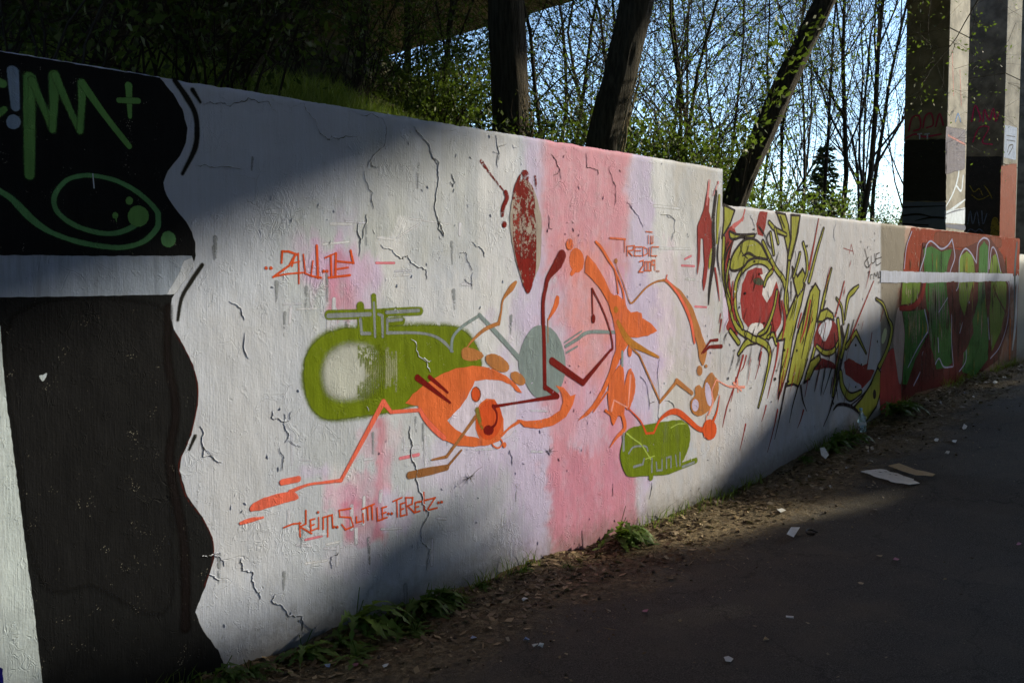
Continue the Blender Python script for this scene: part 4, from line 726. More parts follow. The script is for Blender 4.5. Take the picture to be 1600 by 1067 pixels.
# ------------------------------------------------------------------ cracks: lifted paint lips beside a flat dark ribbon painted as gap shade
CR = [[(305, 260), (334, 262), (378, 265)], [(474, 160), (487, 182), (499, 207), (512, 219), (519, 214), (558, 214)], [(563, 180), (597, 185), (598, 231)], [(646, 198), (660, 213), (672, 230), (675, 246), (687, 254), (681, 303), (684, 341), (694, 370)],
 [(568, 268), (582, 303), (584, 327)], [(573, 335), (562, 380)], [(318, 164), (340, 162), (359, 166), (388, 155), (420, 160), (434, 176)], [(596, 383), (614, 390), (626, 403), (637, 400), (651, 415), (667, 421), (667, 437)],
 [(641, 665), (642, 685), (645, 696), (644, 718), (652, 735), (652, 752), (658, 769), (660, 785), (671, 800), (658, 825), (659, 847), (673, 857), (668, 875), (668, 892)], [(378, 872), (380, 890), (396, 892), (399, 918), (408, 935)], [(431, 926), (425, 938), (441, 945), (452, 961), (472, 961), (472, 984)],
 [(916, 239), (917, 262), (933, 265), (934, 274)], [(951, 261), (961, 289), (962, 310), (960, 321)], [(862, 240), (870, 252), (878, 280)], [(738, 377), (754, 389), (758, 402)], [(718, 395), (729, 397), (734, 415), (737, 424)], [(984, 320), (998, 337), (1005, 355)],
 [(1032, 335), (1045, 337), (1054, 345), (1049, 376)], [(1030, 560), (1029, 603), (1028, 650), (1037, 677), (1035, 726)], [(1019, 753), (1015, 780)], [(1039, 625), (1054, 636), (1055, 648)], [(1001, 587), (1006, 592), (1010, 600)], [(642, 529), (653, 554), (667, 562), (673, 582)],
 [(314, 664), (315, 690), (318, 712), (333, 712), (348, 722)], [(427, 642), (425, 653), (440, 657), (453, 656), (456, 642)], [(444, 666), (451, 676), (447, 691)], [(797, 703), (801, 727)], [(857, 337), (856, 359)], [(740, 425), (738, 452)], [(324, 868), (345, 864)], [(328, 896), (344, 906)], [(781, 240), (778, 262)], [(706, 272), (712, 285), (708, 292), (703, 284)],
 [(1010, 600), (1014, 640)], [(1043, 225), (1046, 250)], [(958, 755), (957, 775)], [(1083, 632), (1100, 645)], [(560, 348), (562, 400)], [(775, 212), (780, 250)], [(598, 231), (575, 262)], [(515, 872), (530, 862)], [(436, 700), (443, 715), (440, 735)], [(360, 470), (378, 482), (383, 500)], [(383, 520), (390, 560)]]
CR2 = [[(1173, 336), (1178, 350), (1180, 362)], [(1243, 392), (1242, 420)], [(1366, 530), (1374, 545)], [(1403, 600), (1405, 618)], [(1200, 455), (1204, 470)], [(1306, 350), (1302, 372)]]
M_GAP_SHADE = simple_mat('crack_gap_shade', (.11, .105, .10), 1.0, 60, .3, .001)  # dark colour stands in for shade inside the crack
def crack(S, pts, seed, wid=1.0, raw=None):
    rr = random.Random(seed)
    P = raw or [np.array(S.uv(*q)) for q in pts]; Q = []
    for it in range(2):
        NP = []
        for a_, b_ in zip(P[:-1], P[1:]):
            d_ = b_-a_; NP += [a_, (a_+b_)/2+np.array([-d_[1], d_[0]])*rr.uniform(-.16, .16)]
        P = NP+[P[-1]]
    if wid > .5 and rr.random() < .4:
        for k in range(rr.choice([1, 2])):
            i_ = rr.randrange(1, len(P)-1); a_ = P[i_]; an = rr.uniform(0, 6.28); br = [a_]
            for j in range(3): an += rr.uniform(-.7, .7); br.append(br[-1]+np.array([math.cos(an), math.sin(an)])*rr.uniform(.012, .03))
            crack(S, None, seed*7+k+1000, wid*.45, br)
    for a_, b_ in zip(P[:-1], P[1:]):
        L = math.hypot(b_[0]-a_[0], b_[1]-a_[1]); n = max(2, int(L/.011))
        for i in range(n):
            t = i/n; Q.append((a_[0]*(1-t)+b_[0]*t+rr.uniform(-.003, .003), a_[1]*(1-t)+b_[1]*t+rr.uniform(-.003, .003)))
    Q.append(P[-1]); Q = np.array(Q); n = len(Q)
    T = np.gradient(Q, axis=0); T /= np.linalg.norm(T, axis=1)[:, None]+1e-9; Nn = np.stack([-T[:, 1], T[:, 0]], 1)
    # n points: lip on side with +u
    sgn = np.where(Nn[:, 0] >= 0, 1, -1) if rr.random() < .65 else np.where(Nn[:, 0] >= 0, -1, 1)
    if rr.random() < .2: sgn = np.ones(n)
    Nn = Nn*sgn[:, None]
    V = []; Fq = []; mi = []
    for i in range(n):
        e = min(1, min(i, n-1-i)/2.5+.12); k = e*(.55+.8*rr.random())*wid
        hh = .0007*k; wl = .004*k*(.6+.8*rr.random()); gp = .0021*k*(.1+1.5*rr.random()**1.6)+.0004
        for (d, h_) in ((wl, .0008), (wl*.4, .0008+hh*.45), (0, .001+hh), (-.0006, .0022)):
            q = Q[i]+Nn[i]*d; V.append(S.p0+q[0]*S.U+q[1]*S.V+h_*S.N)
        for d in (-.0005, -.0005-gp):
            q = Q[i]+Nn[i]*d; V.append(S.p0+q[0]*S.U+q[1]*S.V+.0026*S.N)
    for i in range(n-1):
        for k in (0, 1, 2): Fq.append((i*6+k, i*6+k+1, i*6+7+k, i*6+6+k)); mi.append(0)
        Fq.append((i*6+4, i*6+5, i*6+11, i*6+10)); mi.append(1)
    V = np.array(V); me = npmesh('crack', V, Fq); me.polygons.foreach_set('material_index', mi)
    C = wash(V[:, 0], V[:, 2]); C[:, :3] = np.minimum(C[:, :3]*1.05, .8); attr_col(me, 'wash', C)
    link('crack', me, S.parent, [M_WALL, M_GAP_SHADE])
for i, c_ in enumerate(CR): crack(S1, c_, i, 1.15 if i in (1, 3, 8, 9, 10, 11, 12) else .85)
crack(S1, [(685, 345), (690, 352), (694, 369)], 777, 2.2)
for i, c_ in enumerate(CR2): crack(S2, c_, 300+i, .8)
# small lifted flakes, too many to count
def flakes(S, n, x0, x1, z0f, z1, seed):
    rg = np.random.default_rng(seed); V = []; Fq = []
    k = 0
    while k < n:
        x = rg.uniform(x0, x1); z = rg.uniform(.02, z1)
        if vnoise(np.array([x*3.1]), np.array([z*3.1]))[0] < .42: continue
        if z < gz(x)+.03 or x < 1.72+(.12 if z > 1.2 else .05)+.1*math.sin(z*5): continue
        k += 1; m = rg.integers(2, 5); a = rg.uniform(1.1, 2.1) if rg.random() < .7 else rg.uniform(0, 3.1)
        p = np.array([x, z]); w_ = rg.uniform(.002, .006); hh = rg.uniform(.001, .0032); L = rg.uniform(.008, .02); sg = 1 if rg.random() < .6 else -1
        b0 = len(V)
        for i in range(m+1):
            t = np.array([math.cos(a), math.sin(a)]); nn = np.array([t[1], -t[0]])*sg
            e = 0 if i in (0, m) else 1
            for (d, h_) in ((w_*(.3+e), .0006), (0, .0007+hh*e), (-.0008, .0006)):
                q = p+nn*d; V.append(S.p0+q[0]*S.U+q[1]*S.V+h_*S.N)
            p = p+t*L/m*1.4; a += rg.uniform(-.5, .5)
        for i in range(m):
            for c in (0, 1): Fq.append((b0+i*3+c, b0+i*3+c+1, b0+i*3+c+4, b0+i*3+c+3))
    V = np.array(V); me = npmesh('paint_flakes', V, Fq); attr_col(me, 'wash', wash(V[:, 0], V[:, 2]))
    tag(link('paint_flakes', me, S.parent, M_WALL), kind='stuff')
flakes(S1, 150, .9, 5.7, 0, 2.42, 5); flakes(S2, 160, 5.75, 12, 0, 2.17, 6)

# ------------------------------------------------------------------ ground
def spaced(a, b, fine0, fine1, fs, cs):
    out = [a]; x = a
    while x < b:
        d = 0 if fine0 <= x <= fine1 else min(abs(x-fine0), abs(x-fine1)); x += fs+(cs-fs)*min(1, d/12); out.append(min(x, b))
    return np.array(sorted(set(out)))
xs = spaced(-60, 140, .5, 8, .04, 4); ys = -spaced(-.06, 90, 0, 2.2, .035, 4)
Xg, Yg = np.meshgrid(xs, ys)
def ground_h(X, Y):
    y = -Y
    bank = .035*np.exp(-np.clip(y, 0, 9)/.18)*vnoise(X*3.3, X*0+2)+.03*np.exp(-np.clip(y, 0, 9)/.5)*(vnoise(X*5, y*5)-.4)
    dirtm = np.exp(-np.clip(y-.5, 0, 9)/.4)
    return gz(X)+bank+dirtm*(vnoise(X*17, Y*17)-.5)*.014+dirtm*(vnoise(X*40, Y*40)-.5)*.008+(vnoise(X*.7, Y*.7)-.5)*.02+(vnoise(X*9, Y*9)-.5)*.002
Zg = ground_h(Xg, Yg)
idx = np.arange(Xg.size).reshape(Xg.shape)
Fq = np.stack([idx[:-1, :-1].ravel(), idx[1:, :-1].ravel(), idx[1:, 1:].ravel(), idx[:-1, 1:].ravel()], 1)
gm = npmesh('path', np.stack([Xg.ravel(), Yg.ravel(), Zg.ravel()], 1), Fq, True)
tag(link('path', gm, None, M_GROUND), 'dark asphalt footpath with a strip of brown earth and litter along the wall', kind='structure')

# terrain behind the wall
def sl_el(az):
    return np.interp(az, [20, 30, 34, 38, 42, 46, 50, 56, 90, 130], [0, 0, .6, 2.5, 5.5, 9.5, 13.5, 17, 19, 12])
def terr(X, Y):
    dx = X; dy = Y+D; r = np.hypot(dx, dy); az = np.degrees(np.arctan2(dy, dx))
    e = sl_el(az); base = np.interp(X, [0, 5, 6, 9, 14, 30], [2.25, 2.2, 2.0, 1.85, 1.7, 1.5])
    z = base+np.tan(np.radians(e))*np.clip(np.minimum(r, 38)-6, 0, 99)*1.06+(vnoise(X*.8, Y*.8)-.5)*.3*sst(.3, 3, Y)
    return z-.12*(1-sst(.3, 1.0, Y))
xs = spaced(-60, 220, 0, 14, .25, 6); ys = spaced(.30, 260, .3, 8, .2, 6)
Xg, Yg = np.meshgrid(xs, ys); Zg = terr(Xg, Yg); idx = np.arange(Xg.size).reshape(Xg.shape)
Fq = np.stack([idx[:-1, :-1].ravel(), idx[:-1, 1:].ravel(), idx[1:, 1:].ravel(), idx[1:, :-1].ravel()], 1)
tag(link('hillside', npmesh('hillside', np.stack([Xg.ravel(), Yg.ravel(), Zg.ravel()], 1), Fq, True), None, M_SLOPE), 'dark wooded slope rising behind the wall', kind='structure')

# earth bank added out of view behind the camera to block low sky light
xs = np.linspace(-90, 12, 60); ys = np.linspace(-7, -70, 34); Xg, Yg = np.meshgrid(xs, ys)
Zg = sst(0, 9, -7-Yg)*sst(12, 6, Xg)*(8.5+1.5*vnoise(Xg*.2, Yg*.2))-.15+(vnoise(Xg*.9, Yg*.9)-.5)*.3*sst(0, 2, -7-Yg)
idx = np.arange(Xg.size).reshape(Xg.shape); Fq = np.stack([idx[:-1, :-1].ravel(), idx[1:, :-1].ravel(), idx[1:, 1:].ravel(), idx[:-1, 1:].ravel()], 1)
tag(link('bank', npmesh('bank', np.stack([Xg.ravel(), Yg.ravel(), Zg.ravel()], 1), Fq, True), None, M_SLOPE), 'added earth bank out of view, blocking low sky light', kind='structure')

# ------------------------------------------------------------------ foliage helpers
def leaves_mesh(name, P, size, rg, elong=1.7, mode='leaf', dirs=None, droop=0.0):
    n = len(P); P = np.asarray(P)
    s = size*(.6+.8*rg.random(n))[:, None]
    A = rg.normal(size=(n, 3)) if dirs is None else dirs+rg.normal(size=(n, 3))*.45
    A[:, 2] -= droop
    A /= np.linalg.norm(A, axis=1)[:, None]
    B = np.cross(A, rg.normal(size=(n, 3))); B /= np.linalg.norm(B, axis=1)[:, None]+1e-9
    Cn = np.cross(A, B)
    a = P; b = P+A*s*elong*.5+B*s*.42+Cn*s*.12; c = P+A*s*elong; d = P+A*s*elong*.5-B*s*.42+Cn*s*.12
    V = np.stack([a, b, c, d], 1).reshape(-1, 3); Fq = np.arange(4*n).reshape(n, 4)
    me = npmesh(name, V, Fq); attr_f(me, 'tint', np.repeat(rg.random(n), 4)); return me
def tubes_mesh(name, paths, sides=5):
    V = []; Fq = []; b0 = 0
    for (P, rad) in paths:
        P = np.array(P); n = len(P); k = sides if rad[0] > .02 else 3
        T = np.gradient(P, axis=0); T /= np.linalg.norm(T, axis=1)[:, None]+1e-9
        ref = np.array([.3, .9, .1]); A = np.cross(T, ref); A /= np.linalg.norm(A, axis=1)[:, None]+1e-9; B = np.cross(T, A)
        th = np.arange(k)/k*2*math.pi
        ring = P[:, None]+np.array(rad)[:, None, None]*(A[:, None]*np.cos(th)[None, :, None]+B[:, None]*np.sin(th)[None, :, None])
        V.append(ring.reshape(-1, 3)); i = np.arange(n-1)[:, None]*k; j = np.arange(k)[None]; jn = (j+1) % k
        Fq.append((np.stack([i+j, i+jn, i+k+jn, i+k+j], -1).reshape(-1, 4))+b0); b0 += n*k
    return npmesh(name, np.vstack(V), np.vstack(Fq), True)
def bark_mesh(pr, seed, k=44):
    P0 = np.array(pr[0]); r0 = np.array(pr[1]); m = 150; t = np.linspace(0, len(P0)-1, m)
    P = np.stack([np.interp(t, np.arange(len(P0)), P0[:, i]) for i in range(3)], 1); Rr = np.interp(t, np.arange(len(P0)), r0)
    L = np.concatenate([[0], np.cumsum(np.linalg.norm(np.diff(P, axis=0), axis=1))]); T = np.gradient(P, axis=0); T /= np.linalg.norm(T, axis=1)[:, None]
    A = np.cross(T, np.array([.3, .9, .1])); A /= np.linalg.norm(A, axis=1)[:, None]; B = np.cross(T, A); th = np.arange(k)/k*2*math.pi
    Lg, Tg = np.meshgrid(L, np.arange(k), indexing='ij'); sd = seed*3.7
    rdg = np.abs(vnoise(Tg*.42+vnoise(Lg*1.3+sd, Lg*0+sd)*3+sd, Lg*1.6)-.5)*2; rdg = np.minimum(rdg, np.roll(rdg, 1, 1)*.5+rdg*.5)
    rad = Rr[:, None]*(.90+.16*rdg+.10*(vnoise(Tg/k*6.28*1.2+sd, Lg*.9)-.5))*(1+.35*np.exp(-L/.5))[:, None]
    V = P[:, None]+rad[..., None]*(A[:, None]*np.cos(th)[None, :, None]+B[:, None]*np.sin(th)[None, :, None])
    i = np.arange(m-1)[:, None]*k; j = np.arange(k)[None]; jn = (j+1) % k
    return npmesh('trunk', V.reshape(-1, 3), np.stack([i+j, i+jn, i+k+jn, i+k+j], -1).reshape(-1, 4), True)
def grow(rg, base, d, L, r, level, out, tips, p):
    n = p['seg'][level]; P = [np.array(base, float)]; d = np.array(d, float); d /= np.linalg.norm(d); R_ = [r]
    ds = [d]
    for i in range(n):
        d = d+rg.normal(size=3)*p['wob'][level]; d[2] += p['up'][level]; d /= np.linalg.norm(d)
        P.append(P[-1]+d*L/n); R_.append(r*(1-(i+1)/n*p['taper'][level])); ds.append(d)
    out.append((level, P, R_))
    if level >= p['levels']:
        for i in range(1, n+1):
            for k in range(p['lpn']): tips.append((P[i]*(1-.0)+rg.normal(size=3)*p['spread'], ds[i]))
        return
    nb = p['nb'][level]
    for b in range(nb):
        t = rg.uniform(p['start'][level], 1.0); i = min(n-1, int(t*n)); q = P[i]+(P[i+1]-P[i])*(t*n-i)
        dd = ds[i]; perp = np.cross(dd, rg.normal(size=3)); perp /= np.linalg.norm(perp)+1e-9
        a = p['ang'][level]*(.7+.6*rg.random()); nd = dd*math.cos(a)+perp*math.sin(a)
        grow(rg, q, nd, L*p['ratio'][level]*(1-.5*t*p.get('cone', 0))*(.7+.6*rg.random()), max(.003, R_[i]*p['rr'][level]), level+1, out, tips, p)
PT = dict(levels=3, seg=[8, 6, 5, 4], wob=[.06, .14, .2, .25], up=[.02, .05, .02, .0], taper=[.7, .8, .85, .9], nb=[9, 6, 5], start=[.3, .25, .2], ang=[.75, .8, .8], ratio=[.5, .5, .45], rr=[.45, .5, .5], lpn=2, spread=.04)
def tree(name, label, cat, base, d, H, r, seed, leafm, lsize=.05, group=None, bark=M_BARK, prune=None, **kw):
    rg = np.random.default_rng(seed); p = dict(PT); p.update(kw); out = []; tips = []
    grow(rg, (0, 0, 0), d, H, r, 0, out, tips, p)
    o = empty(name, base, label, cat, group)
    big = [(P, R_) for (l, P, R_) in out if l == 0]; br = [(P, R_) for (l, P, R_) in out if l == 1]; tw = [(P, R_) for (l, P, R_) in out if l > 1]
    link('trunk', bark_mesh(big[0], seed) if r > .12 else tubes_mesh('trunk', big, 12), o, bark)
    if br: tag(link('branches', tubes_mesh('branches', br, 6), o, M_TWIG), kind='stuff')
    if tw: tag(link('twigs', tubes_mesh('twigs', tw, 3), o, M_TWIG), kind='stuff')
    if tips and lsize > 0:
        P = np.array([t[0] for t in tips]); Dd = np.array([t[1] for t in tips])
        tag(link('leaves', leaves_mesh('leaves', P, lsize, rg, dirs=Dd), o, leafm), kind='stuff')
    return o
def at(px, r, py=None):
    """ground point on the slope in the direction of photo column px, r metres away"""
    d = ray(px, 400 if py is None else py); d = d/np.hypot(d[0], d[1]); q = CC+d*r; return (q[0], q[1], float(terr(q[0], q[1]))-.1)
def rdir(px0, py0, px1, py1, r):
    a = CC+ray(px0, py0)*r; b = CC+ray(px1, py1)*r; v = b-a; return v/np.linalg.norm(v)
def baseat(px, py, r):
    q = CC+ray(px, py)*r; return q

# deck and piers
def corner(px, py, X=None, Y=None):
    d = ray(px, py); t = (X-CC[0])/d[0] if X is not None else (Y-CC[1])/d[1]; return CC+d*t
vd = empty('viaduct_deck', (18, 0, 11.37), 'concrete viaduct deck crossing high overhead, its underside showing at top behind the trunks', 'bridge deck')
def rel(o, me, name, mat, kind=None, label=None):
    c = link(name, me, o, mat); 
    me.transform(__import__('mathutils').Matrix.Translation(-Vector(o.location)))
    return tag(c, label, None, None, kind)
rel(vd, boxes_mesh('deck_slab', [(-22, 24, -45, 90, 11.37, 12.1)]), 'deck_slab', M_DECK)
for gx in (-18, -11, -4, 3, 10, 16.6): rel(vd, boxes_mesh('girder', [(gx, gx+.9, -45, 90, 10.5, 11.368)]), 'girder', M_DECK)
rel(vd, boxes_mesh('parapet', [(23.6, 23.9, -45, 90, 12.103, 12.25)]), 'parapet', M_DECK)

# pier: pixel corners
def pier(X, pxl, pxm, pxr, label, H=11.36):
    a = corner(pxl, 200, X=X); b = corner(pxm, 200, X=X); Yf = b[1]; c = corner(pxr, 200, Y=Yf)
    o = empty('bridge_pier', (X, Yf, 1.2), label, 'pier', 'square piers of the viaduct')
    zs = [0, 2.6, 5.1, 7.6, 10.1, H]
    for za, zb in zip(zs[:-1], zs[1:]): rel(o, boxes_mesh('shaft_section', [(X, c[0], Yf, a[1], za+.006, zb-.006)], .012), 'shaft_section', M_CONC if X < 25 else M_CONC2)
    rel(o, boxes_mesh('shaft_core', [(X+.02, c[0]-.02, Yf+.02, a[1]-.02, 0, H)]), 'shaft_core', M_CONC2)
    return o, X, Yf, c[0], a[1]
PR1, X1, Y1, X1b, Y1b = pier(22.4, 1412.5, 1480, 1511, 'near square concrete pier with black foot and white lettering on its lit face')
PR2, X2, Y2, X2b, Y2b = pier(28.2, 1498, 1569, 1592, 'second square concrete pier with orange foot on its lit face, right of the near pier')
PR3, X3, Y3, X3b, Y3b = pier(33.5, 1588, 1640, 1665, 'third concrete pier cut by the right edge of the picture')
rel(PR2, boxes_mesh('capital', [(27.9, X3b+.3, Y2-.15, Y2b+.3, 11.362, 12.3)]), 'cross_beam', M_CONC)
class SurfR(Surf): pass
def face_surf(o, X=None, Y=None):
    # paints live in world coordinates, then are moved under the pier's empty
    return Surf((X-.002, 0, 0), (0, 1, 0), (0, 0, 1), (-1, 0, 0), None) if X is not None else Surf((0, Y-.002, 0), (1, 0, 0), (0, 0, 1), (0, -1, 0), None)
from mathutils import Matrix
def pdone(p, o, name, label=None):
    c = p.done(name, label); c.parent = o; c.data.transform(Matrix.Translation(-Vector(o.location))); return c
f = face_surf(PR1, X=X1)
pdone(Paint(f, (.035, .035, .038), 0, 1).poly([(1414, 220), (1479, 218), (1478, 314), (1412, 314)], smooth=False), PR1, 'painted_band', 'black painted band')
pdone(Paint(f, srgb(105, 115, 125), 0, 1).poly([(1411, 316), (1478, 316), (1477, 380), (1410, 380)], smooth=False), PR1, 'painted_band', 'grey painted foot')
q = Paint(f, (.02, .02, .02), 0, 1); q.stroke([(1411, 324), (1440, 323), (1476, 322)], [3, 2, 1]).stroke([(1411, 337), (1435, 335), (1460, 340)], [3, 3, 1]).stroke([(1430, 345), (1455, 340), (1477, 341)], [1, 3, 3]).stroke([(1411, 350), (1450, 352)], 2); pdone(q, PR1, 'painted_outline')
q = Paint(f, srgb(190, 60, 90), .2, 1.5)
for s in [[(1420, 205), (1425, 185), (1436, 182), (1438, 200), (1428, 205)], [(1442, 200), (1446, 182), (1455, 178), (1458, 195), (1448, 200)], [(1462, 198), (1468, 178), (1474, 196)], [(1416, 216), (1430, 210), (1445, 214), (1470, 210)]]: q.stroke(s, 2.4)
pdone(q, PR1, 'painted_word', 'pink tag scrawl')
q = Paint(f, srgb(200, 205, 210), .1, 1); q.stroke([(1434, 210), (1440, 209)], 2).stroke([(1437, 210), (1437, 217)], 2).stroke([(1445, 210), (1452, 209)], 2).stroke([(1449, 210), (1449, 217)], 2); pdone(q, PR1, 'painted_letter', 'small white letters TT')
f = face_surf(PR1, Y=Y1)
q = Paint(f, srgb(225, 228, 222), .05, 1.2)
q.stroke([(1477, 325), (1490, 300), (1498, 270), (1496, 234)], [2, 4, 5, 5]).stroke([(1494, 290), (1502, 298), (1505, 275)], 4).stroke([(1477, 335), (1495, 322), (1508, 312)], [4, 5, 2]).poly([(1476, 330), (1508, 325), (1507, 350), (1476, 348)], smooth=False)
pdone(q, PR1, 'painted_word', 'white sprayed lettering on lit face')
pdone(Paint(f, srgb(110, 110, 112), .0, 1).stroke([(1476, 336), (1492, 330), (1507, 327)], [1, 2, 1]).stroke([(1478, 353), (1507, 356)], 5, 8), PR1, 'painted_shade_line')
pdone(Paint(f, srgb(95, 130, 160), .3, 1.5).stroke([(1493, 190), (1497, 178), (1501, 190)], 3), PR1, 'painted_letter', 'blue letter A')
pdone(Paint(f, srgb(120, 112, 108), .35, 5).poly([(1479, 200), (1508, 205), (1507, 262), (1478, 270)], smooth=False), PR1, 'paint_smudge')
q = Paint(f, srgb(200, 130, 110), .5, 1.5); q.stroke([(1488, 80), (1490, 150)], 2).stroke([(1500, 110), (1502, 165)], 2).stroke([(1482, 212), (1508, 226)], 3); pdone(q, PR1, 'paint_smudge')
f = face_surf(PR2, X=X2)
pdone(Paint(f, (.03, .03, .034), 0, 1).poly([(1495, 246), (1565, 245), (1560, 400), (1490, 400)], smooth=False), PR2, 'painted_band', 'black painted foot')
q = Paint(f, srgb(190, 60, 90), .2, 1.5)
for s in [[(1518, 190), (1524, 165), (1532, 185), (1530, 190)], [(1536, 190), (1538, 172), (1546, 188), (1552, 170), (1556, 190), (1561, 175)], [(1520, 222), (1530, 200), (1545, 200), (1535, 222), (1550, 226)]]: q.stroke(s, 2.2)
pdone(q, PR2, 'painted_word', 'pink tag scrawl')
q = Paint(f, srgb(120, 110, 45), .5, 1.2)
for s in [[(1515, 290), (1522, 300), (1530, 295), (1535, 305)], [(1518, 305), (1530, 312), (1545, 306)], [(1538, 290), (1545, 300), (1550, 310)]]: q.stroke(s, 1.6)
q.poly([(1548, 362), (1550, 345), (1556, 340), (1562, 352), (1562, 370), (1548, 370)]); pdone(q, PR2, 'painted_word', 'yellow tag scrawl')
q = Paint(f, srgb(80, 92, 105), .5, 1.4)
for s in [[(1512, 350), (1516, 330), (1520, 350), (1526, 330), (1530, 352)], [(1534, 330), (1536, 350), (1542, 334)], [(1510, 365), (1516, 358), (1524, 362), (1530, 358), (1538, 364)]]: q.stroke(s, 2)
pdone(q, PR2, 'painted_word', 'pale blue tag scrawl')
f = face_surf(PR2, Y=Y2)
pdone(Paint(f, srgb(122, 46, 20), .1, 6).poly([(1565, 262), (1588, 258), (1584, 400), (1562, 400)], smooth=False), PR2, 'painted_band', 'orange painted foot of lit face')
pdone(Paint(f, srgb(140, 148, 148), .35, 1).poly([(1570, 196), (1589, 200), (1587, 250), (1569, 246)], smooth=False), PR2, 'poster', 'white poster')
q = Paint(f, (.03, .03, .03), .1, 1); q.stroke([(1574, 238), (1577, 228), (1583, 228), (1576, 242)], 2).stroke([(1573, 212), (1586, 214)], 1).stroke([(1573, 219), (1586, 221)], 1); pdone(q, PR2, 'poster_print')

# ------------------------------------------------------------------ trees behind the wall
def big_trunk(name, label, px0, py0, px1, py1, w0, w1, r, seed, leaf=M_LEAF, **kw):
    """trunk traced between two photo points, r metres away; carries on above the frame"""
    a = baseat(px0, py0, r/np.linalg.norm(ray(px0, py0)[:2])); b = baseat(px1, py1, r/np.linalg.norm(ray(px1, py1)[:2]))
    d = (b-a)/np.linalg.norm(b-a); base = a.copy(); zt = float(terr(a[0], a[1]))-.2
    base = a-d*((a[2]-zt)/d[2])
    rad = w0/2/F*r
    pr = dict(wob=[.018, .14, .2, .25], up=[0, .05, .02, 0], taper=[.45, .8, .85, .9], start=[.45, .25, .2]); pr.update(kw)
    H = pr.pop('H', 11)
    return tree(name, label, 'tree', tuple(base), tuple(d), H, rad*1.05, seed, leaf, **pr)
big_trunk('tree', 'thick dark upright trunk behind the wall, left of the pink band', 800, 215, 797, 0, 58, 50, 9.5, 11, nb=[6, 4, 3], lsize=.05, levels=3)
big_trunk('tree', 'thick dark trunk leaning right behind the top of the pink band', 945, 235, 1003, 0, 54, 44, 9.0, 12, nb=[6, 4, 3], lsize=.05)
big_trunk('tree', 'slender leaning trunk with mossy base just right of the wall step', 1148, 322, 1275, 0, 36, 28, 10.5, 21, nb=[9, 5, 4], lsize=.05, start=[.45, .25, .2], H=10, wob=[.05, .14, .2, .25])
# dry vines climbing the sunny side of the two thick trunks
def vine(px0, py0, px1, py1, r, seed, label):
    rg = np.random.default_rng(seed); ps = []
    a = CC+ray(px0, py0)*(r/np.linalg.norm(ray(px0, py0)[:2])); b = CC+ray(px1, py1)*(r/np.linalg.norm(ray(px1, py1)[:2])); o = empty('climbing_vine', tuple(a), label, 'vine', 'dry vines on the thick trunks')
    for k in range(7):
        off = RT*rg.uniform(-.035, .03)-FW*rg.uniform(0, .05); P = [a+off-np.array([0, 0, .6])]
        n = 16; m = int(n*rg.uniform(.4, 1)) if k else n
        for i in range(m): P.append(a+(b-a)*(i/n)+off+rg.normal(size=3)*.008); off = off+RT*rg.normal()*.006
        ps.append(([q-a for q in P], list(np.linspace(.009, .003, len(P)))))
    link('vine_stems', tubes_mesh('vine_stems', ps, 4), o, M_VINE)
M_VINE = simple_mat('dry_vine', (.22, .18, .12), .9, 20, .4, .004, stretch=(3, 3, .5))
vine(828, 212, 817, 110, 9.2, 5, 'dry vines on the sunny right side of the upright trunk')
vine(968, 236, 1022, 20, 8.75, 6, 'dry vines up the sunny right side of the leaning thick trunk')
